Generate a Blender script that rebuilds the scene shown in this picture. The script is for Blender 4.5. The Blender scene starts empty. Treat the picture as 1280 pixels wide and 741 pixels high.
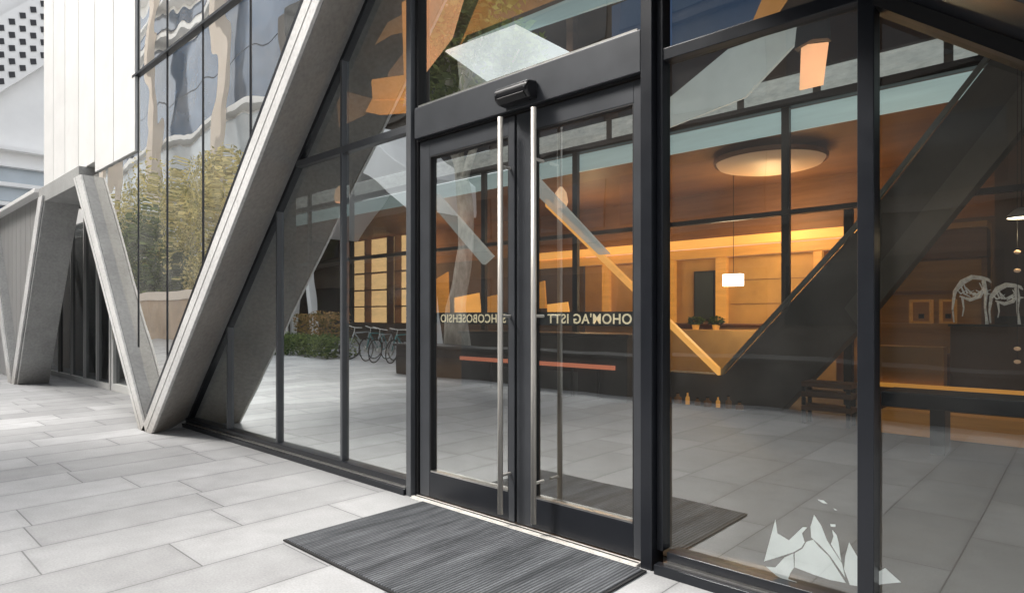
import bpy, math, random
import numpy as np
from mathutils import Vector, Matrix
R = math.radians
random.seed(7)
sc = bpy.context.scene
col = sc.collection

# ---------------------------------------------------------------- materials
def new_mat(name):
    m = bpy.data.materials.new(name); m.use_nodes = True
    nt = m.node_tree; b = nt.nodes['Principled BSDF']
    return m, nt, b

def link(nt, a, b): nt.links.new(a, b)

def node(nt, t, **kw):
    n = nt.nodes.new(t)
    for k, v in kw.items():
        setattr(n, k, v)
    return n

def coords(nt, scale=(1, 1, 1)):
    g = node(nt, 'ShaderNodeNewGeometry')
    mp = node(nt, 'ShaderNodeMapping')
    mp.inputs['Scale'].default_value = scale
    link(nt, g.outputs['Position'], mp.inputs['Vector'])
    return mp.outputs['Vector']

def ramp(nt, fac, c0, c1, p0=0.3, p1=0.7):
    r = node(nt, 'ShaderNodeValToRGB')
    r.color_ramp.elements[0].position = p0; r.color_ramp.elements[1].position = p1
    r.color_ramp.elements[0].color = (*c0, 1); r.color_ramp.elements[1].color = (*c1, 1)
    link(nt, fac, r.inputs['Fac'])
    return r.outputs['Color']

def surf(name, c, rough=0.6, metal=0.0, var=0.12, scale=3.0, bump=0.0, bscale=60.0, stretch=(1, 1, 1), emit=None, estr=0.0, spec=0.5):
    """mottled surface: base colour broken up by two noises, faint bump, uneven roughness"""
    m, nt, b = new_mat(name)
    v = coords(nt, stretch)
    n = node(nt, 'ShaderNodeTexNoise'); n.inputs['Scale'].default_value = scale; n.inputs['Detail'].default_value = 6
    n.inputs['Roughness'].default_value = 0.62
    link(nt, v, n.inputs['Vector'])
    lo = tuple(x * (1 - var) for x in c); hi = tuple(min(1, x * (1 + var)) for x in c)
    colr = ramp(nt, n.outputs['Fac'], lo, hi)
    link(nt, colr, b.inputs['Base Color'])
    rr = node(nt, 'ShaderNodeMapRange'); rr.inputs['To Min'].default_value = max(0.02, rough - 0.08); rr.inputs['To Max'].default_value = min(1, rough + 0.08)
    link(nt, n.outputs['Fac'], rr.inputs['Value']); link(nt, rr.outputs['Result'], b.inputs['Roughness'])
    b.inputs['Metallic'].default_value = metal
    b.inputs['Specular IOR Level'].default_value = spec
    if bump:
        n2 = node(nt, 'ShaderNodeTexNoise'); n2.inputs['Scale'].default_value = bscale; n2.inputs['Detail'].default_value = 4
        link(nt, v, n2.inputs['Vector'])
        bp = node(nt, 'ShaderNodeBump'); bp.inputs['Strength'].default_value = bump; bp.inputs['Distance'].default_value = 0.01
        link(nt, n2.outputs['Fac'], bp.inputs['Height']); link(nt, bp.outputs['Normal'], b.inputs['Normal'])
    if emit:
        if estr > 0:
            mx = node(nt, 'ShaderNodeMapRange'); mx.inputs['To Min'].default_value = estr * 0.75; mx.inputs['To Max'].default_value = estr * 1.2
            link(nt, n.outputs['Fac'], mx.inputs['Value']); link(nt, mx.outputs['Result'], b.inputs['Emission Strength'])
        b.inputs['Emission Color'].default_value = (*emit, 1)
    return m

def concrete(name, c):
    m, nt, b = new_mat(name)
    v = coords(nt)
    n1 = node(nt, 'ShaderNodeTexNoise'); n1.inputs['Scale'].default_value = 1.6; n1.inputs['Detail'].default_value = 8; n1.inputs['Roughness'].default_value = .65
    n2 = node(nt, 'ShaderNodeTexNoise'); n2.inputs['Scale'].default_value = 28; n2.inputs['Detail'].default_value = 5
    vo = node(nt, 'ShaderNodeTexVoronoi'); vo.inputs['Scale'].default_value = 34
    for n in (n1, n2, vo): link(nt, v, n.inputs['Vector'])
    ca = ramp(nt, n1.outputs['Fac'], tuple(x * .82 for x in c), tuple(x * 1.1 for x in c), .32, .7)
    cb = ramp(nt, n2.outputs['Fac'], (.86,) * 3, (1.06,) * 3, .3, .65)
    mu = node(nt, 'ShaderNodeMix', data_type='RGBA', blend_type='MULTIPLY'); mu.inputs[0].default_value = 1
    link(nt, ca, mu.inputs[6]); link(nt, cb, mu.inputs[7])
    pit = ramp(nt, vo.outputs['Distance'], (.55,) * 3, (1,) * 3, .04, .10)
    mu2 = node(nt, 'ShaderNodeMix', data_type='RGBA', blend_type='MULTIPLY'); mu2.inputs[0].default_value = .55
    link(nt, mu.outputs[2], mu2.inputs[6]); link(nt, pit, mu2.inputs[7])
    # grime near the ground
    g = node(nt, 'ShaderNodeNewGeometry'); sp = node(nt, 'ShaderNodeSeparateXYZ'); link(nt, g.outputs['Position'], sp.inputs[0])
    gr = ramp(nt, sp.outputs['Z'], (.55, .5, .45), (1, 1, 1), 0.02, .45)
    mu3 = node(nt, 'ShaderNodeMix', data_type='RGBA', blend_type='MULTIPLY'); mu3.inputs[0].default_value = .6
    link(nt, mu2.outputs[2], mu3.inputs[6]); link(nt, gr, mu3.inputs[7])
    link(nt, mu3.outputs[2], b.inputs['Base Color'])
    b.inputs['Roughness'].default_value = .8
    bp = node(nt, 'ShaderNodeBump'); bp.inputs['Strength'].default_value = .35; bp.inputs['Distance'].default_value = .006
    link(nt, n2.outputs['Fac'], bp.inputs['Height']); link(nt, bp.outputs['Normal'], b.inputs['Normal'])
    return m

def math_n(nt, op, a, b=None, c=None):
    n = node(nt, 'ShaderNodeMath', operation=op)
    for i, x in enumerate((a, b, c)):
        if x is None: continue
        if isinstance(x, (int, float)): n.inputs[i].default_value = x
        else: link(nt, x, n.inputs[i])
    return n.outputs[0]

def paving(name, base, rough):
    """long granite slabs laid in bands square to the facade, each band with its own stagger"""
    m, nt, b = new_mat(name)
    g = node(nt, 'ShaderNodeNewGeometry'); sp = node(nt, 'ShaderNodeSeparateXYZ'); link(nt, g.outputs['Position'], sp.inputs[0])
    x = math_n(nt, 'DIVIDE', math_n(nt, 'ADD', sp.outputs['X'], 3.9), .48)
    row = math_n(nt, 'FLOOR', x); fx = math_n(nt, 'FRACT', x)
    wn = node(nt, 'ShaderNodeTexWhiteNoise', noise_dimensions='1D'); link(nt, row, wn.inputs['W'])
    y = math_n(nt, 'ADD', math_n(nt, 'DIVIDE', sp.outputs['Y'], 1.02), wn.outputs['Value'])
    cy = math_n(nt, 'FLOOR', y); fy = math_n(nt, 'FRACT', y)
    ex = math_n(nt, 'MULTIPLY', math_n(nt, 'MINIMUM', fx, math_n(nt, 'SUBTRACT', 1, fx)), .48)
    ey = math_n(nt, 'MULTIPLY', math_n(nt, 'MINIMUM', fy, math_n(nt, 'SUBTRACT', 1, fy)), 1.02)
    e = math_n(nt, 'MINIMUM', ex, ey)
    mr = node(nt, 'ShaderNodeMapRange', interpolation_type='SMOOTHSTEP'); mr.inputs['From Min'].default_value = .0015; mr.inputs['From Max'].default_value = .0055
    link(nt, e, mr.inputs['Value'])
    cell = node(nt, 'ShaderNodeTexWhiteNoise', noise_dimensions='2D')
    cv = node(nt, 'ShaderNodeCombineXYZ'); link(nt, row, cv.inputs[0]); link(nt, cy, cv.inputs[1]); link(nt, cv.outputs[0], cell.inputs['Vector'])
    tone = node(nt, 'ShaderNodeMapRange'); tone.inputs['To Min'].default_value = .80; tone.inputs['To Max'].default_value = 1.10
    link(nt, cell.outputs['Value'], tone.inputs['Value'])
    n1 = node(nt, 'ShaderNodeTexNoise'); n1.inputs['Scale'].default_value = .9; n1.inputs['Detail'].default_value = 7; n1.inputs['Roughness'].default_value = .6
    n2 = node(nt, 'ShaderNodeTexNoise'); n2.inputs['Scale'].default_value = 90; n2.inputs['Detail'].default_value = 4
    n3 = node(nt, 'ShaderNodeTexNoise'); n3.inputs['Scale'].default_value = 6; n3.inputs['Detail'].default_value = 6
    for n in (n1, n2, n3): link(nt, g.outputs['Position'], n.inputs['Vector'])
    stain = node(nt, 'ShaderNodeMapRange'); stain.inputs['From Min'].default_value = .3; stain.inputs['From Max'].default_value = .7
    stain.inputs['To Min'].default_value = .80; stain.inputs['To Max'].default_value = 1.08; link(nt, n1.outputs['Fac'], stain.inputs['Value'])
    gran = node(nt, 'ShaderNodeMapRange'); gran.inputs['From Min'].default_value = .3; gran.inputs['From Max'].default_value = .7
    gran.inputs['To Min'].default_value = .88; gran.inputs['To Max'].default_value = 1.1; link(nt, n2.outputs['Fac'], gran.inputs['Value'])
    blot = node(nt, 'ShaderNodeMapRange'); blot.inputs['From Min'].default_value = .35; blot.inputs['From Max'].default_value = .65
    blot.inputs['To Min'].default_value = .93; blot.inputs['To Max'].default_value = 1.04; link(nt, n3.outputs['Fac'], blot.inputs['Value'])
    vo = node(nt, 'ShaderNodeTexVoronoi'); vo.inputs['Scale'].default_value = 1.9; link(nt, g.outputs['Position'], vo.inputs['Vector'])
    spot = node(nt, 'ShaderNodeMapRange'); spot.inputs['From Min'].default_value = .012; spot.inputs['From Max'].default_value = .026; spot.inputs['To Min'].default_value = .72; spot.inputs['To Max'].default_value = 1
    link(nt, vo.outputs['Distance'], spot.inputs['Value'])
    # dirt gathers along the foot of the glazing and near the joints
    dirt = node(nt, 'ShaderNodeMapRange'); dirt.inputs['From Min'].default_value = -.32; dirt.inputs['From Max'].default_value = -.08; dirt.inputs['To Min'].default_value = 1; dirt.inputs['To Max'].default_value = .80
    link(nt, math_n(nt, 'ADD', sp.outputs['Y'], math_n(nt, 'MULTIPLY', n3.outputs['Fac'], .12)), dirt.inputs['Value'])
    je = node(nt, 'ShaderNodeMapRange'); je.inputs['From Min'].default_value = 0; je.inputs['From Max'].default_value = .05; je.inputs['To Min'].default_value = .88; je.inputs['To Max'].default_value = 1
    link(nt, math_n(nt, 'MULTIPLY', e, math_n(nt, 'MULTIPLY_ADD', n3.outputs['Fac'], 2.4, -.3)), je.inputs['Value'])
    k = math_n(nt, 'MULTIPLY', tone.outputs[0], stain.outputs[0])
    for q in (spot, dirt, je): k = math_n(nt, 'MULTIPLY', k, q.outputs[0])
    k = math_n(nt, 'MULTIPLY', k, gran.outputs[0]); k = math_n(nt, 'MULTIPLY', k, blot.outputs[0])
    jt = node(nt, 'ShaderNodeMapRange'); jt.inputs['To Min'].default_value = .46; jt.inputs['To Max'].default_value = 1
    link(nt, mr.outputs[0], jt.inputs['Value']); k = math_n(nt, 'MULTIPLY', k, jt.outputs[0])
    vm = node(nt, 'ShaderNodeVectorMath', operation='SCALE'); vm.inputs[0].default_value = base; link(nt, k, vm.inputs['Scale'])
    link(nt, vm.outputs[0], b.inputs['Base Color'])
    rg = node(nt, 'ShaderNodeMapRange'); rg.inputs['To Min'].default_value = rough - .12; rg.inputs['To Max'].default_value = rough + .12
    link(nt, n3.outputs['Fac'], rg.inputs['Value']); link(nt, rg.outputs[0], b.inputs['Roughness'])
    h = math_n(nt, 'ADD', math_n(nt, 'MULTIPLY', mr.outputs[0], .5), math_n(nt, 'MULTIPLY', n2.outputs['Fac'], .12))
    h = math_n(nt, 'ADD', h, math_n(nt, 'MULTIPLY', cell.outputs['Value'], .25))
    bp = node(nt, 'ShaderNodeBump'); bp.inputs['Strength'].default_value = .5; bp.inputs['Distance'].default_value = .006
    link(nt, h, bp.inputs['Height']); link(nt, bp.outputs['Normal'], b.inputs['Normal'])
    return m

def mat_ribbed(name):
    m, nt, b = new_mat(name)
    g = node(nt, 'ShaderNodeNewGeometry'); sp = node(nt, 'ShaderNodeSeparateXYZ'); link(nt, g.outputs['Position'], sp.inputs[0])
    n0 = node(nt, 'ShaderNodeTexNoise'); n0.inputs['Scale'].default_value = 2.2; n0.inputs['Detail'].default_value = 2
    link(nt, g.outputs['Position'], n0.inputs['Vector'])
    xx = math_n(nt, 'ADD', sp.outputs['X'], math_n(nt, 'MULTIPLY', n0.outputs['Fac'], .012))
    rib = math_n(nt, 'SINE', math_n(nt, 'MULTIPLY', xx, 2 * math.pi / .021))
    rib = math_n(nt, 'MULTIPLY_ADD', rib, .5, .5)
    mp = node(nt, 'ShaderNodeMapping'); mp.inputs['Scale'].default_value = (7, .7, 1); link(nt, g.outputs['Position'], mp.inputs[0])
    n = node(nt, 'ShaderNodeTexNoise'); n.inputs['Scale'].default_value = 1.5; n.inputs['Detail'].default_value = 7; n.inputs['Roughness'].default_value = .7
    link(nt, mp.outputs[0], n.inputs['Vector'])
    nf = node(nt, 'ShaderNodeTexNoise'); nf.inputs['Scale'].default_value = 160; link(nt, g.outputs['Position'], nf.inputs['Vector'])
    c = ramp(nt, n.outputs['Fac'], (.040, .044, .050), (.17, .18, .195), .36, .68)
    k = math_n(nt, 'MULTIPLY', math_n(nt, 'MULTIPLY_ADD', rib, .75, .4), math_n(nt, 'MULTIPLY_ADD', nf.outputs['Fac'], 1.0, .5))
    vm = node(nt, 'ShaderNodeVectorMath', operation='SCALE'); link(nt, c, vm.inputs[0]); link(nt, k, vm.inputs['Scale'])
    link(nt, vm.outputs[0], b.inputs['Base Color']); b.inputs['Roughness'].default_value = .9
    bp = node(nt, 'ShaderNodeBump'); bp.inputs['Strength'].default_value = .8; bp.inputs['Distance'].default_value = .006
    link(nt, math_n(nt, 'ADD', rib, math_n(nt, 'MULTIPLY', nf.outputs['Fac'], .4)), bp.inputs['Height']); link(nt, bp.outputs['Normal'], b.inputs['Normal'])
    return m

def glass(name, tint=(.80, .86, .84), r0=.14, gain=1.4, warp=.0045, wscale=1.0, power=1.15, refl=(.93, .97, .97), haze=.035):
    """coated architectural glazing: see-through plus a mirror layer that grows towards grazing angles; slightly wavy"""
    m = bpy.data.materials.new(name); m.use_nodes = True; nt = m.node_tree
    for n in list(nt.nodes): nt.nodes.remove(n)
    out = node(nt, 'ShaderNodeOutputMaterial')
    tr = node(nt, 'ShaderNodeBsdfTransparent'); tr.inputs['Color'].default_value = (*tint, 1)
    gl = node(nt, 'ShaderNodeBsdfGlossy'); gl.inputs['Color'].default_value = (*refl, 1); gl.inputs['Roughness'].default_value = 0.0
    v = coords(nt)
    n = node(nt, 'ShaderNodeTexNoise'); n.inputs['Scale'].default_value = wscale; n.inputs['Detail'].default_value = 1.5; link(nt, v, n.inputs['Vector'])
    bp = node(nt, 'ShaderNodeBump'); bp.inputs['Strength'].default_value = 1; bp.inputs['Distance'].default_value = warp
    link(nt, n.outputs['Fac'], bp.inputs['Height']); link(nt, bp.outputs['Normal'], gl.inputs['Normal'])
    lw = node(nt, 'ShaderNodeLayerWeight'); lw.inputs['Blend'].default_value = .5
    f = math_n(nt, 'POWER', lw.outputs['Facing'], power)
    f = math_n(nt, 'MULTIPLY_ADD', f, gain, r0)
    # faint dust and smears lift the reflection a little here and there
    d = node(nt, 'ShaderNodeTexNoise'); d.inputs['Scale'].default_value = 4; d.inputs['Detail'].default_value = 8; link(nt, v, d.inputs['Vector'])
    f = math_n(nt, 'MULTIPLY', f, math_n(nt, 'MULTIPLY_ADD', d.outputs['Fac'], .16, .92))
    f = math_n(nt, 'MINIMUM', f, .96)
    mx = node(nt, 'ShaderNodeMixShader'); link(nt, f, mx.inputs[0]); link(nt, tr.outputs[0], mx.inputs[1]); link(nt, gl.outputs[0], mx.inputs[2])
    df = node(nt, 'ShaderNodeBsdfDiffuse'); df.inputs['Color'].default_value = (.75, .74, .71, 1)
    mx2 = node(nt, 'ShaderNodeMixShader'); dd = math_n(nt, 'MULTIPLY', d.outputs['Fac'], haze); link(nt, dd, mx2.inputs[0])  # diffuse haze mixed in to veil and whiten the reflections
    link(nt, mx.outputs[0], mx2.inputs[1]); link(nt, df.outputs[0], mx2.inputs[2])
    link(nt, mx2.outputs[0], out.inputs[0])
    return m

def leafmat(name, c0, c1, trans=.35):
    m = bpy.data.materials.new(name); m.use_nodes = True; nt = m.node_tree
    for n in list(nt.nodes): nt.nodes.remove(n)
    out = node(nt, 'ShaderNodeOutputMaterial')
    g = node(nt, 'ShaderNodeNewGeometry')
    n = node(nt, 'ShaderNodeTexNoise'); n.inputs['Scale'].default_value = .9; n.inputs['Detail'].default_value = 3; link(nt, g.outputs['Position'], n.inputs['Vector'])
    f = math_n(nt, 'ADD', math_n(nt, 'MULTIPLY', g.outputs['Random Per Island'], .5), math_n(nt, 'MULTIPLY', n.outputs['Fac'], .55))
    c = ramp(nt, f, c0, c1, .25, .85)
    d = node(nt, 'ShaderNodeBsdfDiffuse'); t = node(nt, 'ShaderNodeBsdfTranslucent')
    link(nt, c, d.inputs[0]); link(nt, c, t.inputs[0])
    mx = node(nt, 'ShaderNodeMixShader'); mx.inputs[0].default_value = trans; link(nt, d.outputs[0], mx.inputs[1]); link(nt, t.outputs[0], mx.inputs[2])
    link(nt, mx.outputs[0], out.inputs[0])
    return m

def emis(name, c, s):
    m, nt, b = new_mat(name)
    b.inputs['Base Color'].default_value = (*[min(.9, x) for x in c], 1)
    b.inputs['Emission Color'].default_value = (*c, 1); b.inputs['Emission Strength'].default_value = s
    return m

M = {
 'lamp_peach': surf('peach_lamp_shade', (.9, .62, .42), .6, 0, .15, 6, 0, 60, (1,1,1), (1.0, .62, .36), .9),
 'conc': concrete('darkened_concrete', (.38, .38, .37)),  # darkened to deepen the shade on the column sides
 'conc_face': concrete('brightened_concrete', (.68, .675, .66)),  # brightened so the front bands look more strongly lit
 'paving': paving('granite_paving', (.425, .428, .432), .62),
 'mat': mat_ribbed('ribbed_rubber'),
 'frame': surf('anodised_frame', (.056, .060, .068), .42, .25, .10, 5, .04, 200),
 'frame_light': surf('pale_anodised_frame', (.105, .11, .118), .42, .25, .10, 5, .04, 200),
 'frame_dark': surf('black_frame', (.014, .016, .021), .35, .2, .10, 5, .03, 200),
 'gasket': surf('rubber_gasket', (.008, .008, .009), .6),
 'alu': surf('brushed_aluminium', (.55, .54, .52), .34, 1.0, .08, 12, .06, 90, (1, 1, .05)),
 'alu_pale': surf('worn_aluminium', (.72, .69, .64), .5, .3, .18, 14, .05, 120),
 'steel': surf('handle_steel', (.66, .63, .58), .42, .6, .02, 2),
 'plastic': surf('black_plastic', (.012, .012, .014), .3, 0, .1, 8),
 'white_panel': surf('white_panel', (.84, .83, .81), .55, 0, .05, 2, .05, 30),
 'white_line': surf('panel_joint', (.10, .10, .10), .8),
 'grey_clad': surf('grey_cladding', (.34, .335, .33), .5, .1, .08, 2, .03, 40, (1, 1, .2)),
 'white_frame': surf('white_frame', (.62, .62, .60), .4, .1, .06),
 'dark_room': surf('dark_room', (.035, .035, .036), .8, 0, .3, 1.2),
 'glass': glass('facade_glass'),
 'glass_door': glass('door_glass', (.84, .88, .86), .20, .98, .0035, 1.2),
 'glass_mirror': glass('reflective_glass', (.25, .30, .33), .70, .40, .011, .8, 1.0, (1.0, .98, .93), .20),
 'glass_dark': glass('dark_glass', (.30, .32, .33), .05, .45, .002, .8, 1.6),
 'floor_in': surf('lobby_floor', (.060, .044, .030), .72, 0, .5, .8, .02, 60),
 'ceil_dark': surf('lobby_ceiling', (.12, .08, .052), .7, 0, .25, 1.2),
 'wood_dark': surf('brown_timber', (.24, .125, .065), .55, 0, .22, 2.5, .05, 60, (.3, 1, 4)),
 'wood_orange': surf('self_lit_timber', (.55, .27, .07), .5, 0, .2, 2.0, 0, 60, (.4, 1, 5), (1.0, .42, .07), .48),  # emission in place of warm light falling on the wood
 'wood_glow': surf('glowing_timber', (.75, .38, .10), .5, 0, .1, 1.5, 0, 60, (.6, 1, 3), (1.0, .45, .10), 1.15),  # stronger built-in glow, standing in for cove light
 'wall_tan': surf('tan_wall', (.58, .34, .11), .7, 0, .16, 1.6, .03, 40),
 'wall_brown': surf('brown_wall', (.115, .078, .058), .7, 0, .2, 1.1, .03, 40),
 'slate': surf('slate_wall', (.030, .042, .046), .5, 0, .25, 1.4),
 'col_dark': surf('dark_column', (.17, .168, .155), .7, 0, .14, 1.3, .1, 30),
 'col_facet': surf('column_facet', (.24, .235, .22), .7, 0, .15, 1.3, .1, 30),
 'wood_mid': surf('plinth_timber', (.40, .19, .06), .5, 0, .3, 2.5, 0, 60, (.4, 1, 5), (1.0, .40, .06), .12),  # slight emission, warm light put into the wood colour
 'wood_cab': surf('cabinet_timber', (.30, .15, .055), .5, 0, .25, 2.0, 0, 60, (.4, 1, 5), (1.0, .42, .07), .03),  # trace of the same built-in warm glow
 'col_edge': surf('column_edge', (.30, .34, .33), .5, 0, .1, 3),
 'fold_a': surf('folded_panel_self_lit', (.70, .36, .12), .6, 0, .12, 1.2, 0, 60, (1, 1, 1), (1.0, .43, .10), 1.25),  # emission stands in for uplighting on the panel
 'fold_b': surf('folded_panel_soft', (.45, .25, .09), .6, 0, .15, 1.2, 0, 60, (1, 1, 1), (1.0, .45, .12), .42),  # weaker painted glow, no lamp behind
 'fold_c': surf('folded_panel_dim', (.22, .14, .08), .6, 0, .15, 1.2, 0, 60, (1, 1, 1), (1.0, .5, .22), .34),  # dimmest of the painted panel glows
 'fold_pale': surf('folded_panel_pale', (.85, .55, .36), .6, 0, .08, 1.2, 0, 60, (1, 1, 1), (1.0, .52, .27), 1.35),  # peach glow painted in by emission
 'soffit_white': surf('white_soffit', (.80, .80, .79), .6, 0, .05, 1.5, 0, 60, (1, 1, 1), (.97, .98, 1.0), 1.5),  # brightness comes from emission, the panel is no lamp
 'soffit_grey': surf('pale_soffit', (.55, .57, .55), .6, 0, .12, 1.5, 0, 60, (1, 1, 1), (.88, .92, .88), .36),  # mild emission in place of light on the panel
 'teal': surf('teal_glazing', (.30, .42, .42), .35, 0, .22, 1.8, 0, 60, (.25, 1, 2.5), (.66, .84, .84), .50),  # emission imitates backlight, nothing shines behind it
 'mottled': surf('duct_panel', (.40, .42, .40), .5, 0, .8, 3.2, .1, 20, (1, 1, 2.5), (.85, .88, .84), .40),  # emission brightens the strip, it holds no lamp
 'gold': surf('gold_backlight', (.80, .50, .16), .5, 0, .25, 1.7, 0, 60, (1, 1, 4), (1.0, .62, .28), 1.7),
 'blue': surf('blue_panel', (.05, .09, .18), .4, 0, .2, 1.0, 0, 60, (1, 1, 1), (.22, .36, .66), .16),  # slight emission built into the blue
 'counter': surf('grey_counter', (.085, .09, .088), .4, 0, .2, 1.5, .03, 50),
 'counter_pale': surf('pale_counter_panel', (.20, .22, .215), .4, 0, .2, 1.5),
 'coral': emis('coral_light', (1.0, .30, .16), .62),
 'lamp_white': emis('lamp_glow', (1.0, .93, .78), 4.5),
 'lamp_warm': emis('warm_lamp_glow', (1.0, .60, .36), .22),
 'table_top': surf('blue_black_table', (.014, .024, .036), .35, 0, .2, 2),
 'table_edge': surf('dark_table_leg', (.03, .034, .038), .5),
 'band': surf('dark_film', (.020, .018, .016), .5, 0, .3, 6),
 'letters': surf('gilt_letters', (.62, .50, .30), .5, 0, .3, 30, 0, 60, (1, 1, 1), (.95, .80, .55), .75),  # emission lifts the letters, they are not light sources
 'vinyl': surf('white_vinyl', (.82, .83, .82), .55, 0, .07, 6, 0, 60, (1, 1, 1), (1, .98, .97), .42),  # emission in place of daylight on the decal
 'silver': surf('silver_sculpture', (.80, .77, .72), .3, .5, .35, 22, .2, 60, (1,1,1), (1,.95,.88), .12),  # faint emission imitates highlights on the metal
 'foliage': leafmat('foliage_green', (.030, .055, .018), (.11, .16, .045)),
 'foliage_gold': leafmat('foliage_gold', (.22, .22, .07), (1.0, .84, .38), .5),
 'foliage_dark': leafmat('foliage_deep', (.05, .09, .04), (.30, .36, .13)),
 'flower': leafmat('flower_mix', (.12, .13, .05), (.62, .36, .16)),
 'bark': surf('plane_tree_bark', (.56, .53, .46), .9, 0, .5, 5, .6, 18, (1, 1, .45)),
 'soil_wall': surf('planter_stone', (.035, .035, .036), .6, 0, .25, 1.2, .06, 60),
 'tan_stone': surf('tan_stone', (.42, .30, .20), .8, 0, .2, .8, .1, 20),
 'opp_dark': surf('opposite_stone', (.075, .062, .052), .7, 0, .3, .25, .05, 10),
 'opp_glass': surf('opposite_glazing', (.016, .022, .027), .08, 0, .2, .3),
 'opp_white': surf('opposite_white', (.88, .87, .85), .6, 0, .06, .3),
 'opp_blue': surf('deep_blue_glazing', (.04, .09, .17), .10, .2, .35, .25),
 'opp_pale': surf('pale_blue_glazing', (.48, .53, .57), .25, .1, .2, .2),
 'fin': surf('cream_fin', (.74, .63, .52), .6, 0, .08, .5),
 'tyre': surf('tyre_rubber', (.02, .02, .02), .8),
 'bike_a': surf('bike_paint', (.35, .37, .37), .35, .3, .05),
 'bike_b': surf('bike_paint_teal', (.05, .22, .22), .35, .2, .05),
 'hole': surf('dark_opening', (.05, .05, .055), .8),
}

def add_fade(key, lo, hi, scale=.9):
    # thin translucent sheet: lets part of what is behind show through, unevenly
    m = M[key]; nt = m.node_tree; b = nt.nodes['Principled BSDF']; out = [n for n in nt.nodes if n.type == 'OUTPUT_MATERIAL'][0]
    n = node(nt, 'ShaderNodeTexNoise'); n.inputs['Scale'].default_value = scale; n.inputs['Detail'].default_value = 2; link(nt, coords(nt), n.inputs['Vector'])
    mr = node(nt, 'ShaderNodeMapRange'); mr.inputs['From Min'].default_value = .35; mr.inputs['From Max'].default_value = .65
    mr.inputs['To Min'].default_value = lo; mr.inputs['To Max'].default_value = hi; link(nt, n.outputs['Fac'], mr.inputs['Value'])
    tr = node(nt, 'ShaderNodeBsdfTransparent'); mx = node(nt, 'ShaderNodeMixShader')
    link(nt, mr.outputs[0], mx.inputs[0]); link(nt, b.outputs[0], mx.inputs[1]); link(nt, tr.outputs[0], mx.inputs[2]); link(nt, mx.outputs[0], out.inputs[0])
for k, lo, hi in (('fold_a', 0, .35), ('fold_b', .1, .6), ('fold_c', .1, .6), ('fold_pale', 0, .4), ('soffit_grey', .1, .55), ('soffit_white', 0, .12)): add_fade(k, lo, hi)

# ---------------------------------------------------------------- mesh building
def root_loc(o):
    while o.parent: o = o.parent
    return o.location.copy()

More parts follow.
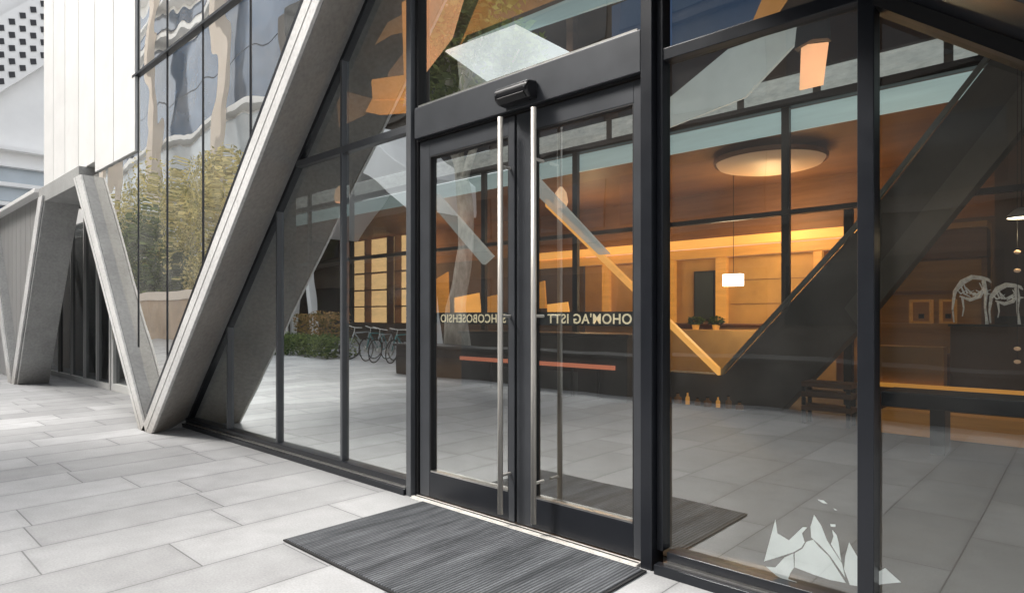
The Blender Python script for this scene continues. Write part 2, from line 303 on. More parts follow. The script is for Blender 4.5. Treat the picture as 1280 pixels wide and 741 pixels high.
class MB:
    def __init__(s): s.v = []; s.f = []
    def add(s, vs, fs):
        n = len(s.v); s.v += [tuple(v) for v in vs]; s.f += [tuple(i + n for i in f) for f in fs]; return s
    def box(s, x0, x1, y0, y1, z0, z1):
        return s.add([(x0,y0,z0),(x1,y0,z0),(x1,y1,z0),(x0,y1,z0),(x0,y0,z1),(x1,y0,z1),(x1,y1,z1),(x0,y1,z1)],
                     [(0,3,2,1),(4,5,6,7),(0,1,5,4),(1,2,6,5),(2,3,7,6),(3,0,4,7)])
    def prism(s, front, back):
        """front and back: matching rings of 3-D points"""
        n = len(front)
        return s.add(list(front) + list(back), [tuple(range(n)), tuple(range(2*n-1, n-1, -1))] + [(i, i+n, (i+1) % n + n, (i+1) % n) for i in range(n)])
    def xz(s, pts, y0, y1): return s.prism([(x, y0, z) for x, z in pts], [(x, y1, z) for x, z in pts])
    def xy(s, pts, z0, z1): return s.prism([(x, y, z0) for x, y in pts], [(x, y, z1) for x, y in pts])
    def yz(s, pts, x0, x1): return s.prism([(x0, y, z) for y, z in pts], [(x1, y, z) for y, z in pts])
    def poly(s, pts): return s.add(pts, [tuple(range(len(pts)))])
    def tube(s, path, rad, n=10):
        P = [Vector(p) for p in path]; rs = rad if isinstance(rad, (list, tuple)) else [rad] * len(P)
        vs = []; fs = []; up = None
        for i, p in enumerate(P):
            d = (P[min(i+1, len(P)-1)] - P[max(i-1, 0)]).normalized()
            if up is None: up = d.orthogonal().normalized()
            else: up = (up - d * up.dot(d)).normalized()
            w = d.cross(up)
            for k in range(n):
                a = 2 * math.pi * k / n
                vs.append(p + (up * math.cos(a) + w * math.sin(a)) * rs[i])
        for i in range(len(P) - 1):
            for k in range(n): fs.append((i*n+k, i*n+(k+1) % n, (i+1)*n+(k+1) % n, (i+1)*n+k))
        fs.append(tuple(range(n-1, -1, -1))); fs.append(tuple((len(P)-1)*n + k for k in range(n)))
        return s.add(vs, fs)
    def lathe(s, c, prof, n=32, sx=1, sy=1):
        vs = []; fs = []
        for r, z in prof:
            for k in range(n):
                a = 2*math.pi*k/n; vs.append((c[0]+r*sx*math.cos(a), c[1]+r*sy*math.sin(a), c[2]+z))
        for i in range(len(prof)-1):
            for k in range(n): fs.append((i*n+k, i*n+(k+1)%n, (i+1)*n+(k+1)%n, (i+1)*n+k))
        return s.add(vs, fs)
    def build(s, name, mat, parent=None, bevel=0, smooth=False, label=None):
        me = bpy.data.meshes.new(name)
        V = np.array(s.v, dtype=float)
        if parent: off = np.array(root_loc(parent))
        else:
            off = np.array([(V[:,0].min()+V[:,0].max())/2, (V[:,1].min()+V[:,1].max())/2, V[:,2].min()])
        me.from_pydata([tuple(v) for v in (V - off)], [], s.f); me.update()
        me.materials.append(M[mat] if isinstance(mat, str) else mat)
        if len(s.f) < 5000:
            import bmesh
            bm = bmesh.new(); bm.from_mesh(me); bmesh.ops.recalc_face_normals(bm, faces=bm.faces); bm.to_mesh(me); bm.free()
        if smooth:
            for p in me.polygons: p.use_smooth = True
        o = bpy.data.objects.new(name, me); col.objects.link(o)
        if parent: o.parent = parent
        else: o.location = off
        if bevel:
            b = o.modifiers.new('edge', 'BEVEL'); b.width = bevel; b.segments = 2; b.limit_method = 'ANGLE'; b.angle_limit = R(40)
        if label: o['label'] = label
        return o

def tag(o, label=None, cat=None, group=None, kind=None):
    if label: o['label'] = label
    if cat: o['category'] = cat
    if group: o['group'] = group
    if kind: o['kind'] = kind
    return o
def thing(name, loc, label, cat, group=None):
    o = bpy.data.objects.new(name, None); col.objects.link(o); o.location = loc; o.empty_display_size = .1
    return tag(o, label, cat, group)
def copy_tree(o, parent=None):
    c = o.copy(); col.objects.link(c); c.parent = parent
    for ch in o.children: copy_tree(ch, c)
    return c
def B(*a): return MB().box(*a)
def single(mb, name, mat, label, cat, group=None, **kw): return tag(mb.build(name, mat, **kw), label, cat, group)

def clip(poly, a, b, c):
    """keep the part of an XZ polygon where a*x + b*z >= c"""
    out = []
    for i in range(len(poly)):
        p, q = poly[i], poly[(i+1) % len(poly)]
        dp = a*p[0]+b*p[1]-c; dq = a*q[0]+b*q[1]-c
        if dp >= 0: out.append(p)
        if (dp >= 0) != (dq >= 0):
            t = dp/(dp-dq); out.append((p[0]+t*(q[0]-p[0]), p[1]+t*(q[1]-p[1])))
    return out
def rect(x0, x1, z0, z1): return [(x0,z0),(x1,z0),(x1,z1),(x0,z1)]

# ---------------------------------------------------------------- the setting: ground
tag(MB().poly([(-400,-400,0),(400,-400,0),(400,400,0),(-400,400,0)]).build('ground', 'paving'), kind='structure')
tag(MB().xy([(-7.9,.12),(6,.12),(6,13),(-21,13),(-21,.6),(-7.9,.6)], .004, .012).build('floor', 'floor_in'), kind='structure')

# ---------------------------------------------------------------- raking concrete columns
FY = -.48
def slanted(zs, f, g):  # ring in XZ from two edge functions
    return [(f(zs[0]), zs[0]), (g(zs[0]), zs[0]), (g(zs[1]), zs[1]), (f(zs[1]), zs[1])]
# main column: leans to the right from the V foot
fl = lambda z: -8.05 + .98*z
fr = lambda z: -7.68 + .975*z
bk = lambda z: -8.04 + .98*z
t = thing('raking_column', (-7.85, -.25, 0), 'thick raw concrete column leaning right from the V foot, beside the glazed entrance', 'column')
Z1 = 6.4
mb = MB().prism([(fl(0)+.06, FY+.012, 0), (fr(0), FY+.012, 0), (fr(Z1), FY+.012, Z1), (fl(Z1)+.06, FY+.012, Z1)],
                [(fl(0)-.2, 0, 0), (bk(0)+.0, 0, 0), (bk(Z1), 0, Z1), (fl(Z1)-.2, 0, Z1)])
mb.build('shaft', 'conc', t, bevel=.006)
MB().xz([(fl(0)+.05, 0), (fr(0)+.004, 0), (fr(Z1)+.004, Z1), (fl(Z1)+.05, Z1)], FY-.02, FY+.008).build('front_band', 'conc_face', t, bevel=.004)
MB().xz([(fl(0)+.20, .0), (fl(0)+.209, 0), (fl(Z1)+.209, Z1), (fl(Z1)+.20, Z1)], FY-.0235, FY-.015).build('groove', 'conc', t)
MB().xz([(fl(.2)-.05, .2), (fl(.2)+.045, .2), (fl(Z1)+.045, Z1), (fl(Z1)-.05, Z1)], FY-.003, FY+.16).build('glazing_edge', 'frame_dark', t)
# left arm of the V
t = thing('raking_column', (-8.15, -.25, 0), 'slim pale concrete column leaning left from the V foot, left of the mirrored glass', 'column')
al = lambda z: -8.10 - .853*z
ar = lambda z: -7.86 - .815*z
ZA = 3.3
MB().xz(slanted((0, ZA), lambda z: al(z)+.03, lambda z: ar(z)-.003), FY+.012, .02).build('shaft', 'conc', t, bevel=.005)
MB().xz(slanted((0, ZA), al, ar), FY-.02, FY+.008).build('front_band', 'conc_face', t, bevel=.004)
MB().xz(slanted((0, ZA), lambda z: al(z)+.10, lambda z: al(z)+.112), FY-.0235, FY-.015).build('groove', 'conc', t)
MB().xz(slanted((0, ZA-.05), lambda z: al(z)-.05, lambda z: al(z)-.012), FY-.003, FY+.12).build('edge_trim', 'frame_dark', t)
# lintel over the left doorway (flat top of the A-frame) and column beyond it
single(B(-13.25, -10.75, FY+.01, .5, 3.2, 3.46), 'concrete_lintel', 'conc', 'grey concrete lintel across the top of the left doorway opening', 'lintel', bevel=.006)
cl = lambda z: -15.45 + .70*z
cr = lambda z: -15.0 + .68*z
t = thing('raking_column', (-15.2, -.2, 0), 'far concrete column leaning right, left of the dark recessed doors', 'column')
MB().xz(slanted((0, 3.2), lambda z: cl(z)+.03, cr), FY+.012, .02).build('shaft', 'conc', t, bevel=.006)
MB().xz(slanted((0, 3.3), cl, lambda z: cl(z)+.30), FY-.02, FY+.008).build('front_band', 'conc_face', t, bevel=.004)
t = thing('raking_column', (-15.6, -.2, 0), 'farthest concrete column leaning left at the left edge of the photo', 'column')
MB().xz(slanted((0, 3.3), lambda z: -15.75-.72*z, lambda z: -15.42-.70*z), FY+.012, .02).build('shaft', 'conc', t, bevel=.006)
MB().xz(slanted((0, 3.3), lambda z: -15.75-.72*z, lambda z: -15.46-.70*z), FY-.02, FY+.008).build('front_band', 'conc_face', t, bevel=.004)
# right raking member of the entrance opening, clad in dark metal
t = thing('raking_beam', (1.0, -.2, 0), 'black metal clad beam raking down across the top right corner of the glazing', 'beam')
dz = lambda x: 2.56 - .75*(x+.57)
MB().xz([(-3.2, dz(-3.2)), (2.8, dz(2.8)), (2.8, dz(2.8)+.75), (-3.2, dz(-3.2)+.75)], FY+.01, -.02).build('cladding', 'frame_dark', t, bevel=.004)
MB().xz([(-3.2, dz(-3.2)+.02), (2.8, dz(2.8)+.02), (2.8, dz(2.8)+.032), (-3.2, dz(-3.2)+.032)], FY, FY+.02).build('edge_trim', 'alu', t)
MB().xz([(-3.1, dz(-3.1)-.07), (2.7, dz(2.7)-.07), (2.7, dz(2.7)-.004), (-3.1, dz(-3.1)-.004)], -.07, .08).build('glazing_frame', 'gasket', t)

# ---------------------------------------------------------------- upper body of the building
single(MB().box(-13.3, 6, .02, 13, 6.25, 9.4), 'upper_storey', 'wall_brown', 'upper storey block above the entrance hall', 'building')
t = thing('white_facade', (-11.2, -.4, 3.3), 'bright white panelled wall with vertical joints above the left doorway', 'wall')
xs = [-13.4, -12.72, -11.98, -11.2, -10.35, -9.5, -8.64]
for i in range(6):
    z0 = 3.47
    B(xs[i]+.012, xs[i+1]-.012, -.372, -.2, z0 if xs[i] < -10.5 else 3.32, 9.4).build('panel', 'white_panel', t, bevel=.004)
B(-13.39, -8.66, -.355, -.19, 3.48, 9.38).build('joint_backing', 'white_line', t)
# grey cladding that fills the far V, and its light coping
t = thing('grey_facade', (-17, -.3, 0), 'low grey ribbed cladding wall filling the V at the far left', 'wall')
pv = lambda x0, x1: clip(clip(rect(x0, x1, .05, 3.43), 1, -.70, -15.45-.0), 1, 0, -99)
k = 0
x = -20.5
def far_v(x0, x1):
    p = rect(x0, x1, .02, 3.43)
    # between the column leaning left (x = -15.42-.70z) and the column leaning right (x = -15.45+.70z)
    p = clip(p, -1, .70, 15.44)     # x <= -15.44 + .70 z
    p = clip(p, 1, .70, -15.42)     # x >= -15.42 - .70 z
    return p
while x < -13.2:
    p = far_v(x, x+.40)
    if len(p) > 2: MB().xz(p, -.34, -.28).build('panel', 'grey_clad', t, bevel=.003)
    x += .42
B(-21, -15.5, -.25, -.2, 0, 3.4).build('backing', 'grey_clad', t)
B(-21, -13.42, -.5, -.1, 3.43, 3.50).build('coping', 'white_panel', t, bevel=.004)

# ---------------------------------------------------------------- mirrored glazing in the V
t = thing('mirrored_glazing', (-7.9, -.33, 0), 'tall mirrored glass reflecting trees and towers, between the V columns', 'window')
mx = [-9.62, -8.62, -7.66, -6.67, -5.61, -4.6, -3.6, -2.6]
rows = [(0.05, 4.25), (4.25, 9.4)]
def in_v(p):
    p = clip(p, -1, .98, 8.03)          # left of the main column
    p = clip(p, 1, .815, -7.88)         # right of the left arm
    return p
def pane(mb_pts, y, name, mat, parent):
    if len(mb_pts) > 2: return MB().poly([(x, y, z) for x, z in mb_pts]).build(name, mat, parent)
cells = [(-10.6, -8.62, .05, 3.31)] + [(mx[i], mx[i+1], a, b) for i in range(1, len(mx)-1) for a, b in rows]
for a in cells:
    p = in_v(rect(*a))
    if len(p) > 2 and abs(p[0][0]-p[1][0]) + abs(p[0][1]-p[1][1]) > .001:
        # each pane is set a hair out of true, as real panes are
        j = random.uniform(-.0012, .0012); cx = sum(q[0] for q in p)/len(p); j2 = random.uniform(-.0012, .0012); cz = sum(q[1] for q in p)/len(p)
        MB().poly([(x, -.34+(x-cx)*j+(z-cz)*j2, z) for x, z in p]).build('glass_pane', 'glass_mirror', t)
for x in mx[1:-1]:
    z0 = max((-7.88-x)/.815 if x < -7.9 else (x+8.03)/.98, .05)
    B(x-.007, x+.007, -.349, -.325, z0, 9.4 if x > -9 else 3.3).build('mullion', 'frame_dark', t)
B(-8.75, -3.7, -.376, -.326, 4.235, 4.262).build('transom', 'frame_dark', t)
single(MB().xz(clip(clip(rect(-13.3, -2.5, 0.0, 6.25), -1, .98, 8.03), 1, .815, -7.9), -.2, -.12), 'backing_wall', 'dark_room', 'dark wall standing close behind the mirrored glass', 'wall')

# ---------------------------------------------------------------- recessed doors at left
t = thing('recessed_glazing', (-12.5, .5, 0), 'dark recessed glazing with white frames under the left lintel', 'window')
rx = [-17.5, -16.4, -15.4, -14.45, -13.6, -12.8]
for i in range(len(rx)-1):
    B(rx[i]+.03, rx[i+1]-.03, .50, .51, .1, 3.15).build('glass_pane', 'glass_dark', t)
for x in rx: B(x-.03, x+.03, .46, .54, 0, 3.2).build('mullion', 'grey_clad' if x != -12.8 else 'white_frame', t, bevel=.003)
B(-17.5, -12.83, .455, .545, .0, .10).build('sill', 'white_frame', t, bevel=.003)
t = thing('recessed_door', (-12.2, .5, 0), 'white framed dark glass door right of the recessed glazing', 'door')
for x in (-12.6, -11.72): B(x-.05, x+.05, .45, .54, 0, 2.5).build('frame', 'white_frame', t, bevel=.003)
B(-12.55, -11.77, .45, .54, 2.38, 2.5).build('frame', 'white_frame', t, bevel=.003)
B(-12.55, -11.77, .45, .54, 0, .13).build('bottom_rail', 'white_frame', t, bevel=.003)
B(-12.55, -11.77, .50, .51, .13, 2.38).build('glass_pane', 'glass_dark', t)
B(-12.47, -12.44, .41, .44, .9, 1.3).build('handle', 'steel', t)
single(B(-11.66, -8.0, .5, .56, 0, 3.2), 'side_wall', 'grey_clad', 'plain light grey wall panel right of the white framed door', 'wall', bevel=.003)
single(B(-12.75, -11.6, .47, .53, 2.52, 3.2), 'infill_panel', 'dark_room', 'dark panel above the white framed door', 'panel')
single(B(-18, -8.0, 1.3, 1.4, 0, 3.2), 'inner_wall', 'dark_room', 'dark wall inside behind the recessed glazing', 'wall')

# ---------------------------------------------------------------- entrance glazing, left bay
GY = 0.0
def left_clip(p): return clip(p, 1, -.98, -8.04+.03)     # right of the main column's back edge
def right_clip(p): return clip(p, -.75, -1, -(2.56-.75*.57)+.03)  # below the raking beam
lx = [-8.04, -6.82, -5.73, -4.62, -3.64]
t = thing('entrance_glazing', (-5.5, 0, 0), 'grey framed glass wall left of the double doors, reflecting the paving', 'window')
for i in range(4):
    for a, b in ((.10, 2.68), (2.68, 6.2)):
        p = right_clip(left_clip(rect(lx[i]+.02, lx[i+1]-.02, a, b)))
        if len(p) > 2 and max(q[0] for q in p)-min(q[0] for q in p) > .05:
            MB().poly([(x, GY, z) for x, z in p]).build('glass_pane', 'glass', t)
for x in lx[1:4]:
    zt = (x+8.04)/.98
    B(x-.016, x+.016, -.034, .012, .09, min(zt-.06, 4.4)).build('mullion', 'frame_light', t, bevel=.003)
B(-3.68, -3.625, -.09, .03, .0, 4.3).build('post', 'frame_light', t, bevel=.004)
B(-3.622, -3.59, -.05, .03, .0, 4.3).build('gasket', 'gasket', t)
B(-5.36, -3.69, -.036, .012, 2.655, 2.71).build('transom', 'frame_light', t, bevel=.003)
B(-7.94, -3.69, -.055, .10, .012, .10).build('sill', 'frame_dark', t, bevel=.003)
B(-7.94, -3.69, -.105, -.058, 0, .045).build('sill_step', 'frame_dark', t, bevel=.003)
B(-7.80, -3.70, -.082, -.0555, .046, .056).build('drip_trim', 'alu', t)
MB().xz([(-8.04+.0, .0), (-7.96, 0), (-7.96+.98*4.6, 4.6), (-8.04+.98*4.6, 4.6)], -.03, .08).build('edge_frame', 'frame_dark', t)

# header over the doors with the glass above it
t = thing('door_header', (-2.65, 0, 2.56), 'wide grey metal header above the double doors with glass over it', 'header')
B(-3.59, -1.735, -.085, .10, 2.565, 2.785).build('header_panel', 'frame', t, bevel=.004)
B(-3.56, -1.76, -.075, -.06, 2.788, 2.800).build('trim', 'alu', t)
B(-3.59, -1.735, -.06, .10, 2.55, 2.562).build('gasket', 'gasket', t)
p = right_clip(left_clip(rect(-3.59, -1.735, 2.787, 6.2)))
MB().poly([(x, GY, z) for x, z in p]).build('glass_pane', 'glass', t)

# ---------------------------------------------------------------- entrance glazing, right bay
t = thing('entrance_glazing', (-.9, 0, 0), 'black framed glass wall right of the double doors with warm interior behind', 'window')
B(-1.732, -1.665, -.09, .03, 0, 3.42).build('post', 'frame_dark', t, bevel=.004)
B(-1.662, -1.625, -.05, .03, .10, 3.4).build('post', 'frame_dark', t, bevel=.003)
B(-.722, -.660, -.07, .03, .10, 2.62).build('mullion', 'frame_dark', t, bevel=.004)
B(-1.625, -.66, -.045, .03, 2.605, 2.665).build('transom', 'frame_dark', t, bevel=.003)
B(-1.60, 2.6, -.055, .10, .012, .105).build('sill', 'frame_dark', t, bevel=.003)
B(-1.64, 2.6, -.115, -.058, 0, .05).build('sill_step', 'frame_dark', t, bevel=.003)
B(-1.60, 2.6, -.085, -.0555, .051, .062).build('drip_trim', 'alu', t)
for x in (.55, 1.5): B(x-.04, x+.04, -.075, .14, .10, dz(x)-.07).build('mullion', 'frame_dark', t, bevel=.004)
for x0, x1, a, b in ((-1.625, -.722, .105, 2.605), (-1.60, -.6, 2.665, 5), (-.66, .51, .105, 5), (.59, 1.46, .105, 5), (1.54, 2.6, .105, 5)):
    p = right_clip(rect(x0, x1, a, b))
    if len(p) > 2: MB().poly([(x, GY, z) for x, z in p]).build('glass_pane', 'glass', t)

# ---------------------------------------------------------------- the two door leaves
def door(x0, x1, gx0, gx1, hx, label, hlabel):
    t = thing('glass_door', ((x0+x1)/2, 0, .02), label, 'door', 'double entrance doors')
    Y0, Y1 = -.045, .02
    B(x0, gx0, Y0, Y1, .02, 2.545).build('stile', 'frame', t, bevel=.003)
    B(gx1, x1, Y0, Y1, .02, 2.545).build('stile', 'frame', t, bevel=.003)
    B(gx0, gx1, Y0+.001, Y1-.001, 2.43, 2.545).build('top_rail', 'frame', t, bevel=.003)
    B(gx0, gx1, Y0+.001, Y1-.001, .02, .20).build('bottom_rail', 'frame_dark', t, bevel=.003)
    g = MB()
    for a in ((gx0, gx0+.008, -.042, -.012, .2, 2.43), (gx1-.008, gx1, -.042, -.012, .2, 2.43), (gx0+.008, gx1-.008, -.042, -.012, 2.422, 2.43)): g.box(*a)
    g.build('gasket', 'gasket', t)
    B(gx0+.01, gx1-.01, -.043, -.013, .2, .21).build('glazing_bead', 'alu', t)
    MB().poly([(gx0, -.012, .2), (gx1, -.012, .2), (gx1, -.012, 2.43), (gx0, -.012, 2.43)]).build('glass_pane', 'glass_door', t)
    h = MB().tube([(hx, -.135, .085), (hx, -.135, 2.52)], .0165, 20).build('pull_handle', 'steel', t)
    for p in h.data.polygons: p.use_smooth = len(p.vertices) == 4
    for z in (.32, 1.3, 2.22):
        MB().tube([(hx, -.12, z), (hx, -.046, z)], .009, 10).build('bracket', 'steel', h)
    return t
door(-3.575, -2.655, -3.47, -2.705, -2.69, 'left leaf of the black framed glass double doors', '')
door(-2.635, -1.742, -2.505, -1.80, -2.42, 'right leaf of the black framed glass double doors', '')
single(B(-2.654, -2.636, -.03, .03, .03, 2.54), 'door_seal', 'gasket', 'thin black seal between the two door leaves', 'seal')
t = thing('threshold', (-2.65, -.09, 0), 'pale worn aluminium threshold strip along the foot of the double doors', 'threshold')
B(-3.6, -1.745, -.105, -.050, .0, .016).build('plate', 'alu_pale', t, bevel=.002)
B(-3.6, -1.745, -.118, -.1065, .0, .010).build('front_strip', 'white_frame', t, bevel=.002)
B(-3.59, -1.75, -.082, -.072, .0163, .0185).build('groove', 'gasket', t)

# motion sensor on the header
t = thing('motion_sensor', (-2.63, -.09, 2.64), 'small black motion sensor box on the header above the doors', 'sensor')
prof = [(-.087, 2.582), (-.15, 2.588), (-.185, 2.615), (-.188, 2.655), (-.165, 2.685), (-.087, 2.695)]
MB().yz(prof, -2.70, -2.43).build('housing', 'plastic', t, bevel=.012)
MB().yz([(-.152, 2.592), (-.183, 2.617), (-.188, 2.611), (-.156, 2.584)], -2.67, -2.46).build('lens', 'gasket', t)
for x in (-2.68, -2.45): MB().tube([(x, -.175, 2.64), (x, -.191, 2.64)], .007, 10).build('screw', 'frame', t)

# doormat
t = thing('doormat', (-2.56, -.65, 0), 'dark grey ribbed doormat in front of the double doors', 'mat')
B(-3.435, -1.69, -1.14, -.135, .004, .016).build('ribbed_pile', 'mat', t, bevel=.004)
e = MB(); e.box(-3.45, -1.675, -1.155, -1.141, .004, .012); e.box(-3.45, -1.675, -.134, -.122, .004, .012); e.box(-3.45, -3.436, -1.14, -.135, .004, .012); e.box(-1.689, -1.675, -1.14, -.135, .004, .012)
e.build('edging', 'gasket', t)

# ---------------------------------------------------------------- lettering on the door glass
def text_mesh(txt, size, x_right, z0, y, name, parent, mat, mirror=True, squeeze=1.0):
    c = bpy.data.curves.new(name, 'FONT'); c.body = txt; c.size = size; c.offset = .0012; c.extrude = .0006; c.space_character = 1.08
    o = bpy.data.objects.new(name, c); col.objects.link(o)
    bpy.context.view_layer.update()
    me = bpy.data.meshes.new_from_object(o.evaluated_get(bpy.context.evaluated_depsgraph_get()))
    bpy.data.objects.remove(o)
    me.materials.clear(); me.materials.append(M[mat])
    off = root_loc(parent)
    for v in me.vertices:
        x, yy, zz = v.co
        v.co = Vector((x_right - x*squeeze, y + zz, z0 + yy)) - off
    ob = bpy.data.objects.new(name, me); col.objects.link(ob); ob.parent = parent
    return ob
t = thing('lettering_film', (-2.15, .02, 1.2), 'dark film strip with mirrored gilt lettering on the right door glass', 'sign')
B(-2.53, -1.81, .0, .003, 1.245, 1.325).build('film', 'band', t)
text_mesh("OHOM'AG ISTT", .078, -1.835, 1.258, -.003, 'lettering', t, 'letters', squeeze=1.02)
t = thing('lettering_film', (-3.1, .02, 1.2), 'dark film strip with mirrored gilt lettering on the left door glass', 'sign')
B(-3.47, -2.745, .0, .003, 1.245, 1.325).build('film', 'band', t)
text_mesh("SEHCOBOSEHSIO", .078, -2.765, 1.258, -.003, 'lettering', t, 'letters', squeeze=.98)

# white leaf decal at the foot of the right-hand glazing
def dec(pts): return [(x, z) for x, z in pts]
t = thing('leaf_decal', (-.9, .01, .2), 'white cut-out leaf decal low on the right glazing', 'decal')
DECAL = [[(-1.134, 0.161), (-1.082, 0.367), (-1.073, 0.306), (-1.022, 0.286), (-0.962, 0.359), (-0.943, 0.362), (-0.965, 0.331), (-0.954, 0.293), (-0.968, 0.266), (-1.002, 0.237), (-1.06, 0.203)], [(-1.125, 0.139), (-1.083, 0.147), (-1.042, 0.203), (-1.003, 0.231), (-0.999, 0.17), (-1.016, 0.139), (-1.025, 0.11), (-0.99, 0.107), (-0.971, 0.095), (-1.013, 0.092), (-1.077, 0.11)], [(-0.996, 0.235), (-0.962, 0.264), (-0.946, 0.298), (-0.918, 0.313), (-0.896, 0.29), (-0.853, 0.257), (-0.786, 0.16), (-0.853, 0.155), (-0.918, 0.16), (-0.997, 0.17)], [(-0.914, 0.424), (-0.885, 0.384), (-0.861, 0.324), (-0.801, 0.24), (-0.788, 0.182), (-0.848, 0.259), (-0.891, 0.297), (-0.926, 0.321), (-0.929, 0.368)], [(-0.84, 0.375), (-0.822, 0.356), (-0.814, 0.324), (-0.804, 0.248), (-0.845, 0.311), (-0.835, 0.347)], [(-0.773, 0.337), (-0.72, 0.248), (-0.671, 0.234), (-0.637, 0.264), (-0.581, 0.221), (-0.637, 0.199), (-0.72, 0.162), (-0.77, 0.156), (-0.793, 0.217), (-0.788, 0.274)], [(-0.899, 0.494), (-0.875, 0.495), (-0.859, 0.483), (-0.88, 0.483)], [(-0.835, 0.469), (-0.819, 0.463), (-0.83, 0.463)], [(-0.848, 0.398), (-0.827, 0.401), (-0.827, 0.39), (-0.845, 0.387)]]
for p in DECAL:
    MB().poly([(x, .012, z) for x, z in p]).build('leaf', 'vinyl', t)

# ---------------------------------------------------------------- interior shell
tag(MB().xy([(-13.2,.15),(6,.15),(6,6.5),(-21,6.5),(-21,1.3),(-13.2,1.3)], 5.75, 5.9).build('ceiling', 'ceil_dark'), kind='structure')
single(B(-21, -13.25, 1.2, 1.28, 3.2, 6.1), 'roof_upstand', 'white_panel', 'white upstand wall set back above the grey cladding', 'wall')
tag(B(-21, 6, 6.6, 12, 3.98, 4.1).build('ceiling_lower', 'wood_dark'), kind='structure')
single(B(-21, -20.8, 1.3, 12, 0, 5.74), 'end_wall', 'wall_brown', 'brown end wall far left inside the hall', 'wall')
single(B(3.6, 3.8, .2, 12, 0, 6.2), 'end_wall', 'wall_brown', 'brown end wall far right inside the hall', 'wall')
single(B(-21, 3.8, 6.62, 6.7, 4.85, 6.2), 'upper_wall', 'wall_brown', 'dark brown wall strip above the inner window grid', 'wall')
t = thing('back_wall', (-6, 10.1, 0), 'tan back wall with glowing orange timber beam across it', 'wall')
B(-9.5, -2.5, 10.1, 10.2, 0, 2.56).build('lower_wall', 'wall_tan', t)
B(-21, 3.8, 10.1, 10.2, 2.95, 4.0).build('upper_wall', 'wood_dark', t)
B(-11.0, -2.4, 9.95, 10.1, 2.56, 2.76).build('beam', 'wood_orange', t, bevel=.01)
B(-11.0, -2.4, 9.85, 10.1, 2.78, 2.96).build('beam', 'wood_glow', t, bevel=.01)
for x0, x1 in ((-5.98, -5.74), (-4.0, -3.84), (-7.2, -6.95), (-8.9, -8.7)): B(x0, x1, 9.96, 10.09, 1.15, 2.55).build('post', 'wood_orange', t, bevel=.01)
f = B(-6.5, -6.02, 10.02, 10.09, 1.2, 2.28).build('window', 'gasket', t)
B(-6.46, -6.06, 10.0, 10.019, 1.24, 2.24).build('pane', 'slate', f)
B(-9.5, -3.0, 9.9, 10.09, 1.12, 1.145).build('ledge', 'wood_dark', t)
for z in (1.55, 2.05): B(-5.7, -3.0, 10.085, 10.098, z, z+.012).build('joint', 'wood_dark', t)
single(B(-7.5, -3.4, 9.3, 9.8, 0, 1.02), 'side_counter', 'wall_tan', 'long tan counter along the back wall behind the V brace', 'counter', bevel=.01)
single(B(-21, -9.55, 10.1, 10.2, 0, 2.94), 'back_wall_panel', 'wall_brown', 'brown back wall left of the tan wall', 'wall')
single(B(-2.45, 3.6, 10.1, 10.2, 0, 2.944), 'back_wall_panel', 'wall_brown', 'brown back wall right of the tan wall', 'wall')

# inner window grid at the edge of the back room
t = thing('inner_window_grid', (-7, 6.5, 0), 'black steel window grid inside the hall with teal glazed strip', 'partition')
B(-19, 3.6, 6.44, 6.56, 4.31, 4.43).build('transom', 'frame_dark', t)
B(-19, 3.6, 6.45, 6.55, 2.76, 2.83).build('transom', 'frame_dark', t)
for x in (-16.6, -14.45, -11.9, -9.5, -7.09, -3.30, -2.47, 1.5): B(x-.055, x+.055, 6.46, 6.54, 0, 2.75 if x == -2.47 else 4.9 if x < -12 else 4.31).build('mullion', 'frame_dark', t)
B(-19, 3.6, 6.58, 6.61, 3.98, 4.30).build('teal_strip', 'teal', t)
B(-19, 3.6, 6.58, 6.61, 4.44, 4.80).build('upper_strip', 'mottled', t)
for x in (-1.35, -1.0, -2.9, -4.0, -6.4, -8.2): B(x-.05, x+.05, 6.55, 6.579, 4.44, 4.80).build('bracket', 'col_dark', t)

# interior V: thick dark column, thin orange brace
t = thing('interior_column', (-3.8, 5.9, 0), 'broad dark column slanting up right inside, behind the right glazing', 'column')
MB().xz([(-4.9, 0), (-3.15, 0), (-2.18, 1.15), (-.57, 3.35), (.9, 5.4), (.1, 5.4), (-.74, 4.31), (-2.18, 2.41), (-3.95, .45), (-4.9, .45)], 5.85, 6.15).build('shaft', 'col_dark', t, bevel=.01)
MB().xz([(-3.96, .45), (-2.19, 2.41), (-.75, 4.31), (.09, 5.4), (.05, 5.43), (-.80, 4.33), (-2.24, 2.44), (-4.01, .48)], 5.80, 5.86).build('edge_trim', 'col_edge', t)
MB().xz([(-2.18,1.15),(-.57,3.35),(.9,5.4),(.55,5.4),(-.87,3.42),(-2.35,1.40)], 5.838, 5.852).build('facet', 'col_facet', t)
single(MB().xz([(-3.97, .45), (-3.97, .56), (-7.17, 3.38), (-7.17, 3.24)], 5.70, 5.80), 'timber_brace', 'wood_glow', 'thin glowing orange brace slanting down to the foot of the dark column', 'brace', bevel=.008)
single(MB().xz([(-10.5, 3.85), (-10.1, 3.85), (-8.5, 2.45), (-8.75, 2.3)], 5.7, 5.8), 'white_brace', 'soffit_grey', 'pale slanting brace seen through the left door', 'brace', bevel=.008)
single(MB().xz([(-7.75, 3.85), (-7.35, 3.85), (-5.75, 2.3), (-5.95, 2.3)], 5.58, 5.66), 'white_brace', 'soffit_grey', 'pale slanting brace seen through the right door', 'brace', bevel=.008)

